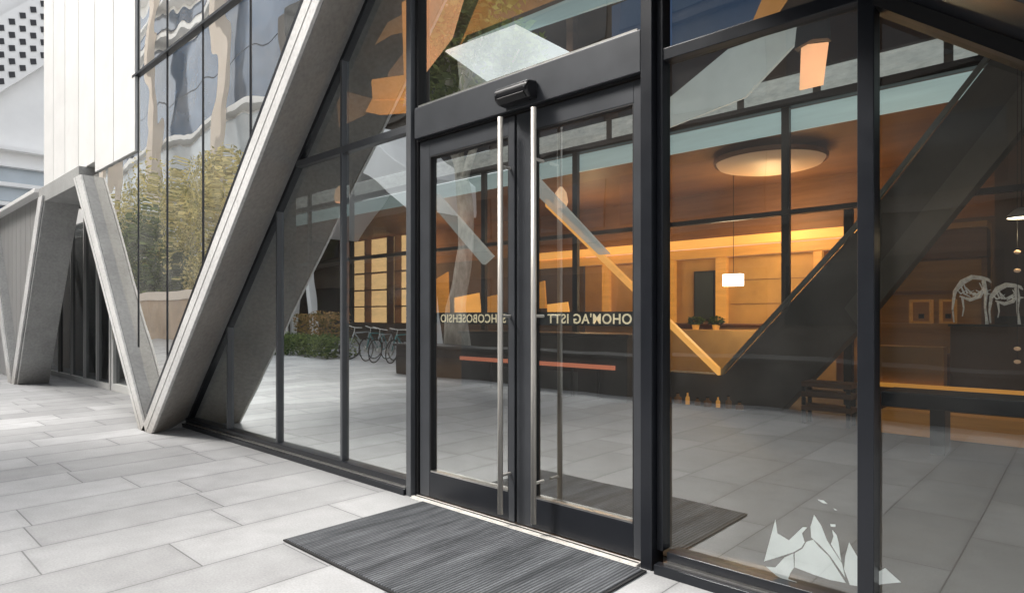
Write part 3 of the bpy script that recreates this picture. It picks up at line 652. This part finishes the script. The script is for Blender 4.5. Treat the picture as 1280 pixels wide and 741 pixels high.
# reception counter seen through the doors
t = thing('reception_counter', (-6.9, 5.3, 0), 'dark grey reception counter with a coral light strip, behind the doors', 'counter')
B(-8.7, -5.1, 5.1, 5.7, 0, .98).build('body', 'counter', t, bevel=.008)
B(-8.75, -5.05, 5.05, 5.75, .981, 1.03).build('countertop', 'table_top', t, bevel=.006)
B(-8.7, -5.3, 5.06, 5.098, .49, .555).build('light_strip', 'coral', t, bevel=.004)
B(-7.6, -6.0, 5.085, 5.099, .06, .42).build('front_panel', 'counter_pale', t)
for x in (-7.9, -6.9, -6.1, -5.6): B(x-.02, x+.02, 5.07, 5.0985, .03, .48).build('rib', 'gasket', t)

# folded ceiling panels near the glass, their glow built into the materials
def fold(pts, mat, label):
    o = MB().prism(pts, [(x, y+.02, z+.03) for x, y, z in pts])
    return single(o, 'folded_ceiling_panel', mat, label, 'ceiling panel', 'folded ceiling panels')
y = 3.0
fold([(-8.62,3.05,5.10),(-7.61,2.95,4.89),(-7.74,3.1,4.62),(-8.66,3.1,4.83)], 'fold_a', 'orange self-lit folded panel at the centre of the upper left pane')
fold([(-8.70,3.1,4.81),(-7.74,3.11,4.60),(-7.86,3.2,4.45),(-8.60,3.2,4.58),(-9.0,3.2,4.72)], 'fold_a', 'orange self-lit folded panel just under the central one in the upper left pane')
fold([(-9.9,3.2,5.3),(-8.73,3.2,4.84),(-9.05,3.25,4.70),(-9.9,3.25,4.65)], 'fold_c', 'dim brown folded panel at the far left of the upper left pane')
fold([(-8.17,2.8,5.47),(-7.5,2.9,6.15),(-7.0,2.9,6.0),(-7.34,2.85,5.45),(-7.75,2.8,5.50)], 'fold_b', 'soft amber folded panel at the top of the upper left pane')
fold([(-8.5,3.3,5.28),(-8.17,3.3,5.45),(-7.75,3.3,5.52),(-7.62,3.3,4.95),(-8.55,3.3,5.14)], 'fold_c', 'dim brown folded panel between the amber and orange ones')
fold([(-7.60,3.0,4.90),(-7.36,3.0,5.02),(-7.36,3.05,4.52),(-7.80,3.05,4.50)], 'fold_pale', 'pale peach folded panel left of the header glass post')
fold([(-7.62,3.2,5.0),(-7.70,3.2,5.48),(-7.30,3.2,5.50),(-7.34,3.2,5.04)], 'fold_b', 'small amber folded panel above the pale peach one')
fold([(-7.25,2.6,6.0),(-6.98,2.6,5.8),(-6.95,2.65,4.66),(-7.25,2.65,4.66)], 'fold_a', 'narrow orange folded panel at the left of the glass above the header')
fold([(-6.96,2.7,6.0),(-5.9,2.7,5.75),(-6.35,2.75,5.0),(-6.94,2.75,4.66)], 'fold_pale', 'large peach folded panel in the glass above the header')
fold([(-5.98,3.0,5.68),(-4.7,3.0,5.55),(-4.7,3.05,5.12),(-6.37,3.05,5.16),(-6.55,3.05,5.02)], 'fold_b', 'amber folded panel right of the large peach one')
single(MB().xz([(-6.42,5.12),(-6.3,4.98),(-4.1,4.86),(-3.2,4.8),(-3.2,5.0),(-4.7,5.10)], 3.1, 3.14), 'teal_ceiling_strip', 'teal', 'pale teal strip crossing the glass above the header', 'strip')
fold([(-6.65,2.9,4.97),(-5.34,2.9,4.92),(-4.56,3.0,4.38),(-5.69,3.0,4.22)], 'soffit_white', 'bright white folded panel in the glass above the header')
fold([(-6.62,3.1,4.90),(-5.70,3.1,4.40),(-5.7,3.1,4.0),(-6.5,3.1,4.0)], 'soffit_grey', 'grey folded panel hanging below the bright white one')
single(B(-4.76, -4.66, 3.2, 3.3, 4.0, 5.74), 'ceiling_hanger', 'wood_dark', 'brown vertical hanger in the glass above the header', 'hanger')
single(B(-4.6, -2.6, 3.95, 4.0, 4.55, 5.3), 'blue_wall_panel', 'blue', 'deep blue panel in the top pane right of the doors', 'panel')
single(MB().xz([(-2.75,4.5),(-2.5,4.5),(-1.9,5.2),(-2.4,5.2)], 3.9, 3.94), 'amber_trim', 'fold_b', 'slanting amber trim beside the deep blue panel', 'trim')
single(MB().prism([(-4.75,5,3.85),(-4.40,5,4.30),(-3.51,5,4.76),(-2.61,5,4.81),(-2.59,5,4.66),(-3.3,5,4.08)], [(-4.75,5.1,3.88),(-4.40,5.1,4.33),(-3.51,5.1,4.79),(-2.61,5.1,4.84),(-2.59,5.1,4.69),(-3.3,5.1,4.11)]), 'white_soffit_panel', 'soffit_grey', 'large pale grey slanting soffit panel at the top of the right glazing', 'ceiling panel')
t = thing('hanging_banner', (-2.43, 5.3, 4.0), 'peach coloured hanging banner from a dark bracket, top of the right glazing', 'banner')
MB().xz([(-2.62,4.02),(-2.36,4.02),(-2.30,4.50),(-2.60,4.55)], 5.0, 5.03).build('cloth', 'fold_pale', t)
MB().xz([(-2.66,4.5),(-2.45,4.56),(-2.28,4.52),(-2.30,4.80),(-2.62,4.85)], 4.94, 5.06).build('bracket', 'col_dark', t)

# round ceiling light of the back room
t = thing('round_ceiling_light', (-3.9, 7.5, 3.7), 'large round warm ceiling light in the brown ceiling', 'ceiling light')
MB().lathe((-3.95, 7.6, 3.72), [(0,0),(.55,.0),(.80,.06),(.84,.12),(.84,.16)], 40).build('diffuser', 'lamp_warm', t, smooth=True)
MB().lathe((-3.95, 7.6, 3.72), [(.86,.10),(.88,.12),(.88,.175),(.0,.176)], 40).build('rim', 'wood_dark', t)
# white box pendant
t = thing('box_pendant', (-4.95, 8.5, 1.87), 'small glowing white box lamp hanging before the tan wall', 'lamp')
B(-5.13, -4.78, 8.42, 8.58, 1.86, 2.08).build('shade', 'lamp_white', t, bevel=.01)
MB().tube([(-4.95, 8.5, 2.08), (-4.95, 8.5, 3.98)], .006, 6).build('cord', 'gasket', t)
# dome pendant at right
t = thing('dome_pendant', (-.50, 4.5, 2.2), 'brass dome pendant lamp lit white below at the right edge', 'lamp')
MB().lathe((-.50, 4.5, 2.2), [(.11,0),(.10,.03),(.06,.075),(.02,.095),(.0,.097)], 28).build('shade', 'alu_pale', t, smooth=True)
MB().lathe((-.50, 4.5, 2.2), [(.105,.004),(.07,.0),(0,-.004)], 28).build('bulb', 'lamp_white', t)
MB().tube([(-.50, 4.5, 2.29), (-.50, 4.5, 5.74)], .004, 6).build('cord', 'gasket', t)
def cone_pendant(x, y, z, label):
    t = thing('cone_pendant', (x, y, z), label, 'lamp')
    MB().lathe((x, y, z), [(.10,0),(.13,.10),(.10,.26),(.03,.36),(0,.37)], 20).build('shade', 'lamp_peach', t, smooth=True)
    MB().tube([(x, y, z+.36), (x, y, 5.74)], .005, 6).build('cord', 'gasket', t)
cone_pendant(-7.05, 6.0, 3.25, 'peach cone pendant lamp seen high through the right door')
cone_pendant(-12.0, 4.6, 3.75, 'peach cone pendant lamp seen through the pane left of the doors')
# small bottles and tea lights along the foot of the dark column
for i in range(9):
    x = -4.85 + i*.155; w_ = .030 + .012*((i*7) % 3); h_ = .10 + .07*((i*5) % 4)/3
    t = thing('bottle', (x, 5.6, .012), '%s bottle from the left at the foot of the dark column' % ('first','second','third','fourth','fifth','sixth','seventh','eighth','ninth')[i], 'bottle', 'bottles at the foot of the dark column')
    MB().lathe((x, 5.6, .012), [(0,0),(w_,0),(w_,h_*.6),(w_*.4,h_*.75),(w_*.4,h_),(0,h_)], 12).build('body', 'wood_orange' if i % 3 == 0 else 'wood_cab', t, smooth=True)
    MB().lathe((x, 5.6, .012+h_), [(0,0),(w_*.45,0),(w_*.45,.015),(0,.016)], 10).build('cap', 'gasket', t)
bead = None
for z, nm in ((1.89, 'topmost'), (1.72, 'second'), (1.0, 'third'), (.88, 'lowest')):
    single(MB().lathe((-.53, 4.5, z), [(0,-.02),(.02,-.014),(.028,0),(.02,.014),(0,.02)], 12), 'glass_bead', 'lamp_warm', '%s small glowing glass bead hanging at the right edge' % nm, 'ornament', 'hanging glass beads')
single(MB().tube([(-.53, 4.5, .86), (-.53, 4.5, 5.74)], .0025, 5), 'bead_cord', 'gasket', 'thin cord carrying the glass beads at the right edge', 'cord')

# shelf cabinet, sculptures, bench, table at right
t = thing('timber_cabinet', (-1.6, 7, 0), 'orange timber wall cabinet with framed niches behind the right pane', 'cabinet')
B(-2.3, -1.0, 7.0, 7.4, 0, .80).build('base', 'wood_dark', t, bevel=.008)
B(-2.3, -1.0, 7.3, 7.4, .8, 2.5).build('back_panel', 'wood_cab', t)
B(-2.3, -1.0, 6.95, 7.3, 2.05, 2.42).build('top_box', 'wood_dark', t, bevel=.008)
B(-2.3, -1.0, 6.93, 7.299, 2.43, 2.50).build('cornice', 'wood_cab', t)
B(-2.2, -1.2, 7.1, 7.299, 1.6, 1.64).build('shelf', 'wood_dark', t)
B(-2.3, -1.0, 6.95, 7.299, 1.14, 1.2).build('shelf', 'wood_cab', t)
B(-1.06, -1.0, 6.96, 7.298, .81, 2.04).build('side_panel', 'wood_dark', t)
def niche(x, w, label):
    t = thing('framed_box', (x, 6.98, 1.2), label, 'box')
    m = MB(); m.box(x-w, x-w+.03, 6.96, 7.1, 1.203, 1.52); m.box(x+w-.03, x+w, 6.96, 7.1, 1.203, 1.52); m.box(x-w+.03, x+w-.03, 6.96, 7.1, 1.49, 1.52); m.box(x-w+.03, x+w-.03, 6.96, 7.1, 1.203, 1.23)
    m.build('frame', 'wood_mid', t, bevel=.004)
    B(x-w+.03, x+w-.03, 7.05, 7.09, 1.23, 1.49).build('inset', 'wood_cab', t)
    B(x-.03, x+.03, 7.02, 7.049, 1.27, 1.33).build('knob', 'gasket', t)
niche(-1.72, .13, 'wide framed timber box standing on the cabinet shelf')
niche(-1.42, .09, 'narrow framed timber box standing on the cabinet shelf')
def sculpture(x, s, label, lean):
    t = thing('silver_sculpture', (x, 6.8, 1.2), label, 'sculpture')
    g = lambda a, b, y=0: (x + a*s, 6.8 + y, 1.2 + b*s)
    rng = random.Random(int(s*100))
    MB().tube([g(-.20,.26), g(-.18,.42), g(-.10,.54), g(.0,.60), g(.10,.585), g(.17,.56), g(.20,.52)], [.006,.022,.034,.03,.024,.018,.006], 8).build('back', 'silver', t, smooth=True)
    MB().tube([g(.12,.55), g(.145,.40), g(.135,.22), g(.15,.08), g(.155,0)], [.022,.020,.012,.014,.018], 8).build('leg', 'silver', t, smooth=True)
    MB().tube([g(-.19,.34), g(-.205,.2), g(-.19,.02)], [.018,.010,.008], 8).build('leg', 'silver', t, smooth=True)
    m = MB()
    for k in range(9):
        a = -.17 + .035*k
        m.tube([g(a, .46 + .1*math.sin(k), .02), g(a+.05, .38 + .03*rng.random(), .03), g(a+.12, .34+.12*rng.random(), .01)], [.005,.012,.004], 6)
    m.build('mane', 'silver', t, smooth=True)
    MB().tube([g(-.13,.36), g(-.02,.31), g(.08,.35), g(.13,.43)], [.008,.022,.024,.008], 8).build('belly', 'silver', t, smooth=True)
    MB().tube([g(-.10,.34), g(-.085,.2), g(-.10,.10)], [.013,.008,.006], 8).build('leg', 'silver', t, smooth=True)
    B(x-.24*s, x+.22*s, 6.7, 6.9, 1.172, 1.2).build('plinth', 'slate', t, bevel=.004)
sculpture(-1.14, .98, 'larger silver animal sculpture with a long foreleg, behind the right pane', 0)
sculpture(-.80, .80, 'smaller silver animal sculpture at the right edge, near the glass beads', 0)
single(B(-1.35, .6, 6.68, 6.92, 0, 1.17), 'display_counter', 'wall_brown', 'brown display counter carrying the silver sculptures', 'counter', bevel=.01)
single(B(-.97, 3.5, 7.42, 7.5, 0, 1.3), 'slate_wainscot', 'slate', 'dark slate lower wall at the far right inside', 'wall')
single(B(-.97, 3.5, 7.42, 7.52, 1.302, 3.96), 'far_wall', 'wall_brown', 'brown upper wall at the far right inside', 'wall')
t = thing('wall_bench', (-1.4, 6.4, 0), 'low tan bench with orange edge strip before the cabinet', 'bench')
B(-2.3, -1.36, 6.3, 6.55, .40, .92).build('backrest', 'wall_tan', t, bevel=.01)
B(-2.3, .6, 6.22, 6.29, .40, .45).build('edge_strip', 'wood_orange', t, bevel=.006)
B(-2.3, .6, 6.2, 6.54, .30, .395).build('seat', 'wall_brown', t, bevel=.01)
single(B(-1.75, .8, 5.0, 5.25, .012, .27), 'timber_plinth', 'wood_mid', 'low orange timber plinth under the dark table', 'plinth', bevel=.006)
t = thing('long_table', (-.6, 4.1, 0), 'long blue black table standing inside the right pane', 'table')
B(-1.52, 1.6, 3.95, 4.45, .44, .58).build('tabletop', 'table_top', t, bevel=.012)
for x in (-1.08, 1.2): B(x-.06, x+.06, 4.05, 4.35, .012, .438).build('leg', 'table_edge', t, bevel=.006)
t = thing('crate_stool', (-2.35, 5.0, 0), 'small brown slatted stool at the foot of the dark column', 'stool')
for z in (.18, .34, .46): B(-2.6, -2.05, 5.0, 5.3, z, z+.06).build('slat', 'wood_dark', t, bevel=.005)
for x in (-2.58, -2.09):
    for yy in (5.03, 5.25): B(x-.02, x+.02, yy-.02, yy+.02, .012, .46).build('leg', 'gasket', t)
# potted plants on the ledge of the side counter
def leaves(n, fn, size, mat, name, parent=None, seed=1, flat=.5):
    rng = np.random.default_rng(seed)
    C = fn(rng, n); n = len(C)
    a = rng.normal(size=(n, 3)); a[:, 2] *= flat; a /= np.linalg.norm(a, axis=1)[:, None]
    b = np.cross(a, rng.normal(size=(n, 3))); b /= np.linalg.norm(b, axis=1)[:, None]
    s = size * rng.uniform(.6, 1.35, (n, 1))
    V = np.empty((n, 4, 3)); V[:, 0] = C - a*s; V[:, 1] = C + b*s*.45; V[:, 2] = C + a*s; V[:, 3] = C - b*s*.45
    V = V.reshape(-1, 3)
    off = np.array(root_loc(parent)) if parent else V.mean(0) * [1, 1, 0]
    me = bpy.data.meshes.new(name); me.from_pydata((V - off).tolist(), [], [(4*i, 4*i+1, 4*i+2, 4*i+3) for i in range(n)]); me.materials.append(M[mat])
    o = bpy.data.objects.new(name, me); col.objects.link(o)
    if parent: o.parent = parent
    else: o.location = off
    return o
def blob(c, r, n_frac=1):
    def fn(rng, n):
        d = rng.normal(size=(n, 3)); d /= np.linalg.norm(d, axis=1)[:, None]
        return np.array(c) + d * np.array(r) * rng.uniform(.25, 1, (n, 1))**.5
    return fn
for i, (x, lab) in enumerate(((-6.2, 'left'), (-5.75, 'right'))):
    t = thing('potted_plant', (x, 9.5, 1.02), 'small dark potted plant on the tan counter, %s one of two' % lab, 'plant')
    MB().lathe((x, 9.5, 1.02), [(0,0),(.06,0),(.08,.1),(.07,.1),(0,.09)], 16).build('pot', 'wood_orange', t)
    leaves(140, blob((x, 9.5, 1.2), (.18, .14, .1)), .05, 'foliage', 'leaves', t, i)

# golden shelves of the far room
def shelf(x0, x1, label):
    t = thing('lit_shelves', ((x0+x1)/2, 9.6, 0), label, 'shelves')
    B(x0, x1, 9.7, 9.75, 1.05, 3.9).build('back_panel', 'gold', t)
    for z in (1.05, 1.6, 2.15, 2.72, 3.3): B(x0, x1, 9.4, 9.69, z, z+.035).build('shelf', 'wood_dark', t)
    for x in np.linspace(x0, x1, 3): B(x-.02, x+.02, 9.42, 9.68, 1.0, 3.9).build('upright', 'wood_dark', t)
    B(x0, x1, 9.4, 9.75, 0, 1.04).build('base', 'wood_dark', t)
    rng = random.Random(int(-x0*10))
    return t
shelf(-19.4, -16.9, 'glowing golden shelves far back, left of the inner mullion')
shelf(-16.5, -14.9, 'glowing golden shelves far back, right of the inner mullion')
for i, (x, w, h, z, mt, lab) in enumerate(((-14.3, .30, 1.3, 1.3, 'wood_orange', 'tall orange self-lit panel seen low through the left door'), (-13.2, .55, .75, 1.2, 'wood_glow', 'bright orange self-lit panel seen through the left door'),
        (-12.2, .35, .6, 1.3, 'wood_orange', 'small orange self-lit panel beside the left pull handle'), (-10.6, .3, .7, 1.5, 'wood_orange', 'upright orange self-lit panel seen left in the right door'), (-9.9, .35, .35, 1.3, 'wood_glow', 'low bright orange panel in the right door'))):
    single(MB().xz([(x-w, z), (x+w, z), (x+w*.8, z+h), (x-w, z+h*.85)], 9.5, 9.56), 'self_lit_wall_panel', mt, lab, 'wall panel', 'orange self-lit wall panels')  # orange blocks glow by emission in their timber materials

# ---------------------------------------------------------------- interior lights: two at pendants, the others added to warm the rooms
def plight(name, loc, e, c, r=.15):
    l = bpy.data.lights.new(name, 'POINT'); l.energy = e; l.color = c; l.shadow_soft_size = r
    o = bpy.data.objects.new(name, l); col.objects.link(o); o.location = loc; return o
W = (1.0, .62, .30)
plight('interior_light', (-4.4, 8.9, 3.0), 110, W, .3)  # moved off the round ceiling light, brightens the back room
plight('interior_light', (-4.95, 8.3, 1.7), 65, (1, .75, .45), .1)
plight('interior_light', (-8.3, 8.6, 2.9), 75, W, .3)  # added fill, no fixture here
plight('interior_light', (-.5, 4.5, 2.05), 9, (1, .72, .42), .08)
plight('interior_light', (-13.5, 8.6, 2.9), 75, W, .3)  # added fill for the far left room, no fixture
plight('interior_light', (-1.7, 6.1, 3.3), 9, W, .2)  # added fill above the cabinet, no fixture

# ---------------------------------------------------------------- the far side of the plaza (seen in the glass)
t = thing('planter_wall', (-1, -6.4, 0), 'low dark stone planter wall across the plaza, reflected in the glass', 'wall')
B(-11.8, 9, -6.6, -5.95, 0, .62).build('body', 'soil_wall', t, bevel=.01)
B(-11.85, 9, -6.65, -5.9, .622, .68).build('coping', 'soil_wall', t, bevel=.01)
# clipped hedge and flower bed
def hedge_fn(x0, x1, y0, y1, z0, z1):
    def fn(rng, n):
        P = rng.uniform(0, 1, (n, 3)); e = rng.integers(0, 3, n)
        P[e == 0, 2] = 1 - P[e == 0, 2]**3; P[e == 1, 1] = 1 - P[e == 1, 1]**3
        P = P * np.array([x1-x0, y1-y0, z1-z0]) + np.array([x0, y0, z0])
        P[:, 2] += .06*np.sin(P[:, 0]*5) + .05*np.sin(P[:, 0]*13)
        return P
    return fn
tag(leaves(5200, hedge_fn(-23, -16.6, -8.2, -7.2, .05, .62), .06, 'foliage_dark', 'hedge', seed=3), 'low clipped green hedge across the plaza reflected in the left glazing', 'hedge')
tag(leaves(2200, hedge_fn(-21, -18.3, -9.0, -8.4, .5, 1.35), .05, 'flower', 'flower_bed', seed=4), 'orange flowering shrubs behind the low hedge', 'flowers')
def tree(x, y, h, cr, ch, mat, label, seed, trunk=.16, n=9000, group=None, leaf=.13, branches=7):
    t = thing('tree', (x, y, 0), label, 'tree', group)
    rng = np.random.default_rng(seed)
    tk = MB()
    top = h - ch*.55
    pts = [(x + rng.normal()*.08*k, y + rng.normal()*.08*k, top*k/5) for k in range(6)]
    tk.tube(pts, [trunk*(1.25 if k == 0 else 1 - .11*k) for k in range(6)], 12)
    C = []
    for b in range(branches):
        a = 2*math.pi*b/branches + rng.normal()*.3
        s = Vector(pts[3 + (b % 3)]); rr = cr*rng.uniform(.45, .95)
        e = Vector((x+math.cos(a)*rr, y+math.sin(a)*rr, h - ch*rng.uniform(.25, .8)))
        mid = (s+e)/2 + Vector((0, 0, .3))
        tk.tube([s, mid, e], [trunk*.42, trunk*.28, trunk*.08], 7)
        C += [(e, rng.uniform(.28, .46)), (mid, rng.uniform(.22, .34))]
    for _ in range(branches*3):
        d = rng.normal(size=3); d /= np.linalg.norm(d)
        C.append((Vector((x+d[0]*cr*.75, y+d[1]*cr*.75, h - ch/2 + d[2]*ch*.42)), rng.uniform(.2, .42)))
    tk.build('trunk', 'bark', t, smooth=True)
    def fn(rg, n):
        out = []
        k = n // len(C)
        for c, r in C:
            d = rg.normal(size=(k, 3)); d /= np.linalg.norm(d, axis=1)[:, None]
            out.append(np.array(c) + d * np.array([cr*r, cr*r, ch*r*.55]) * rg.uniform(.15, 1, (k, 1))**.45)
        return np.concatenate(out)
    leaves(n, fn, leaf, mat, 'crown', t, seed)
    return t
tree(-30.5, -11.5, 9.5, 2.8, 7.4, 'foliage_gold', 'golden autumn tree, rightmost in the mirrored glass', 11, .15, 8500, 'trees across the plaza')
tree(-36.2, -12.2, 10.3, 3.1, 8.2, 'foliage_gold', 'golden autumn tree, second from the right in the mirrored glass', 12, .17, 8500, 'trees across the plaza')
tree(-41.5, -11.2, 7.6, 2.6, 6.8, 'foliage_dark', 'dark green bushy tree in the middle of the mirrored glass', 13, .15, 13000, 'trees across the plaza')
tree(-46.5, -13.0, 10.8, 3.2, 8.2, 'foliage_gold', 'golden autumn tree left of the dark green tree in the mirrored glass', 14, .18, 8500, 'trees across the plaza')
tree(-53.5, -12.0, 9.8, 3.0, 7.6, 'foliage_gold', 'golden autumn tree, leftmost in the mirrored glass', 15, .16, 11000, 'trees across the plaza')
tree(-10.9, -7.0, 9.2, 2.0, 3.6, 'foliage_dark', 'plane tree with thick mottled pale trunk reflected in the left door', 16, .26, 6000, None, .12)
t = thing('stone_terrace', (-45, -10, 0), 'long tan stone terrace wall with pale coping below the reflected trees', 'wall')
B(-75, -27, -10.6, -9.9, 0, 2.1).build('body', 'tan_stone', t)
B(-75, -26.9, -10.7, -9.8, 2.102, 2.55).build('coping', 'fin', t, bevel=.02)

# bicycles parked across the plaza
def bicycle(paint):
    t = thing('bicycle', (0, 0, 0), 'bicycle', 'bicycle', 'bicycles parked across the plaza')
    fr = MB()
    A, Bq, Cq, D, H = (-.50,0,.34), (-.08,0,.30), (-.22,0,.82), (.36,0,.80), (.52,0,.34)
    for a, b in ((A, Bq), (A, Cq), (Bq, Cq), (Cq, D), (Bq, D), (D, H)): fr.tube([a, b], .017, 8)
    fr.build('frame', paint, t, smooth=True)
    for x in (-.50, .52):
        ring = [(x+.33*math.cos(a), 0, .34+.33*math.sin(a)) for a in np.linspace(0, 2*math.pi, 25)]
        w = MB().tube(ring, .018, 6).build('wheel', 'tyre', t, smooth=True)
        sp = MB()
        for k in range(10):
            a = math.pi*k/10; sp.tube([(x-.32*math.cos(a), 0, .34-.32*math.sin(a)), (x+.32*math.cos(a), 0, .34+.32*math.sin(a))], .003, 3)
        sp.build('spokes', 'steel', w)
    MB().tube([(.36,0,.80), (.34,0,.96), (.34,-.25,.98)], .012, 6).tube([(.34,0,.96), (.34,.25,.98)], .012, 6).build('handlebar', 'steel', t)
    MB().box(-.34, -.12, -.06, .06, .88, .93).tube([(-.22,0,.80), (-.23,0,.90)], .013, 6).build('saddle', 'tyre', t, bevel=.01)
    MB().tube([(-.08,-.03,.30), (-.08,.03,.30)], .09, 14).build('crank', 'steel', t)
    return t
ba, bb = bicycle('bike_a'), bicycle('bike_b')
spots = [(-13.7, 'nearest to the plane tree'), (-14.35, 'second from the plane tree'), (-15.0, 'third from the plane tree'), (-15.65, 'fourth from the plane tree'), (-16.3, 'farthest, beside the hedge')]
for i, (x, lab) in enumerate(spots):
    src = ba if i % 2 == 0 else bb
    o = src if i < 2 else copy_tree(src)
    o.location = (x, -8.1 + .08*(i % 3), 0); o.rotation_euler = (R(6), 0, R(62 + 5*i))
    o['label'] = ('silver' if i % 2 == 0 else 'teal') + ' parked bicycle ' + lab

# dark building opposite
t = thing('opposite_building', (-15, -22, 0), 'long dark stone building with window bands across the plaza', 'building')
B(-38, 14, -30, -17.0, 0, 20).build('wall', 'opp_dark', t)
for z in (1.0, 4.6, 8.2, 11.8, 15.4, 18.4):
    for x in range(-37, 13, 6):
        B(x, x+5.4, -16.99, -16.93, z, z+1.9).build('window', 'opp_glass', t)
for z in (4.1, 7.7, 11.3, 14.9): B(-38, 14, -16.99, -16.7, z, z+.22).build('ledge', 'opp_dark', t, bevel=.02)
# white raised pavilion opposite
t = thing('white_pavilion', (-27, -13, 0), 'white folded pavilion on raking legs, reflected beside the doors', 'pavilion')
MB().xz([(-35,5.6),(-31,8.8),(-27,6.2),(-23,9.6),(-18.5,6.6),(-18.5,5.2),(-23,8.0),(-27,5.0),(-31,7.4),(-35,4.6)], -15, -11.5).build('folded_roof', 'opp_white', t, bevel=.03)
for x, dx in ((-34.6,-1.2),(-27,1.2),(-27,-1.2),(-18.8,1.3)):
    MB().prism([(x-.2,-12.4,5.2),(x+.2,-12.4,5.2),(x+.2,-12.0,5.2),(x-.2,-12.0,5.2)], [(x+dx-.13,-12.35,0),(x+dx+.13,-12.35,0),(x+dx+.13,-12.05,0),(x+dx-.13,-12.05,0)]).build('leg', 'opp_white', t, bevel=.02)
# white office tower opposite, with blue glazing and tapering fins
t = thing('white_office', (-66, -24, 0), 'white office block with deep blue glazing and tapering cream fins, reflected at left', 'building')
B(-120, -39.5, -36, -21, 0, 44).build('wall', 'opp_white', t)
B(-120, -39.6, -20.99, -20.8, 3.5, 17.6).build('lower_glazing', 'opp_pale', t)
for z0, z1 in ((18.6, 22.5), (22.62, 27.6), (29.6, 30.9), (32.6, 33.8), (36.5, 38)):
    B(-119, -40, -20.99, -20.85, z0, z1).build('upper_glazing', 'opp_blue', t)
for z in (18.1, 28.2, 31.6, 35.2): B(-120, -39.5, -20.98, -20.2, z-.2, z+.25).build('ledge', 'opp_white', t)
for i, x in enumerate(range(-113, -40, 15)):
    MB().xz([(x-.35, 9), (x+.35, 9), (x+.95, 30), (x+.5, 44), (x-.5, 44), (x-.95, 30)], -20.15, -19.6).build('fin', 'fin', t, bevel=.03)

# real building beyond the left end of the facade
t = thing('distant_building', (-60, 8, 0), 'overexposed white building with perforated sunshade at the upper left edge', 'building')
B(-75, -58, -8, 30, 0, 34).build('wall', 'opp_white', t)
zb = lambda y: 15.6 + 1.05*(y-4)
sh = MB().prism([(-57.6, 4, zb(4)), (-57.6, 9.5, zb(9.5)), (-57.6, 9.5, zb(9.5)+5.4), (-57.6, 4, zb(4)+5.4)], [(-57.3, 4, zb(4)), (-57.3, 9.5, zb(9.5)), (-57.3, 9.5, zb(9.5)+5.4), (-57.3, 4, zb(4)+5.4)]).build('sunshade', 'opp_white', t)
for i in range(8):
    for j in range(5):
        yy = 4.2 + i*.62; zz = zb(yy) + .6 + j*.95
        ring = [(0, 0), (.34, .12), (.30, .52), (-.06, .42)]
        MB().prism([(-57.27, yy+a, zz+b) for a, b in ring], [(-57.25, yy+a, zz+b) for a, b in ring]).build('opening', 'hole', sh)
for z in (9.2, 10.6, 12.0, 13.2): B(-57.99, -57.2, -8, 30, z, z+.28).build('ledge', 'opp_white', t)
for z, mt in ((8.4, 'opp_blue'), (10.0, 'opp_pale'), (11.3, 'opp_pale')): B(-57.98, -57.8, -8, 30, z-.4, z+.75).build('window_band', mt, t)
for z in (26.5, 28.5, 30.5): B(-57.99, -57.4, -8, 30, z, z+.2).build('ledge', 'grey_clad', t)

# ---------------------------------------------------------------- light, sky, camera
az_x, az_y, el = -.70, -.714, 50
az = math.atan2(az_y, az_x)
sd = Vector((math.cos(az)*math.cos(R(el)), math.sin(az)*math.cos(R(el)), math.sin(R(el))))
sun = bpy.data.lights.new('sun', 'SUN'); sun.energy = 4.3; sun.angle = R(12); sun.color = (1.0, .95, .88)
so = bpy.data.objects.new('sun', sun); col.objects.link(so); so.rotation_euler = sd.to_track_quat('Z', 'Y').to_euler()
w = bpy.data.worlds.new('World'); sc.world = w; w.use_nodes = True; nt = w.node_tree
bg = nt.nodes['Background']; sky = nt.nodes.new('ShaderNodeTexSky'); sky.sky_type = 'NISHITA'; sky.sun_disc = False
sky.sun_elevation = R(el); sky.sun_rotation = math.atan2(sd.x, sd.y); sky.dust_density = 4; sky.air_density = 1.2; sky.ozone_density = 1
hs = nt.nodes.new('ShaderNodeHueSaturation'); hs.inputs['Saturation'].default_value = .22; hs.inputs['Value'].default_value = 2.5
nt.links.new(sky.outputs[0], hs.inputs['Color']); nt.links.new(hs.outputs[0], bg.inputs['Color']); bg.inputs['Strength'].default_value = .15

cam = bpy.data.cameras.new('camera'); co = bpy.data.objects.new('camera', cam); col.objects.link(co)
co.location = (0, -2.95, 1.3)
co.rotation_euler = (R(90), 0, math.atan2(.6774, .7356))
cam.sensor_width = 36; cam.lens = 36*792/1280; cam.shift_y = 24.5/1280
cam.clip_start = .05; cam.clip_end = 1500
sc.camera = co
sc.view_settings.view_transform = 'Standard'; sc.view_settings.look = 'None'; sc.view_settings.exposure = 0
sc.cycles.max_bounces = 8; sc.cycles.transparent_max_bounces = 12; sc.cycles.glossy_bounces = 5; sc.cycles.diffuse_bounces = 4
sc.cycles.caustics_reflective = False; sc.cycles.caustics_refractive = False; sc.cycles.sample_clamp_indirect = 6
sc.cycles.use_denoising = True
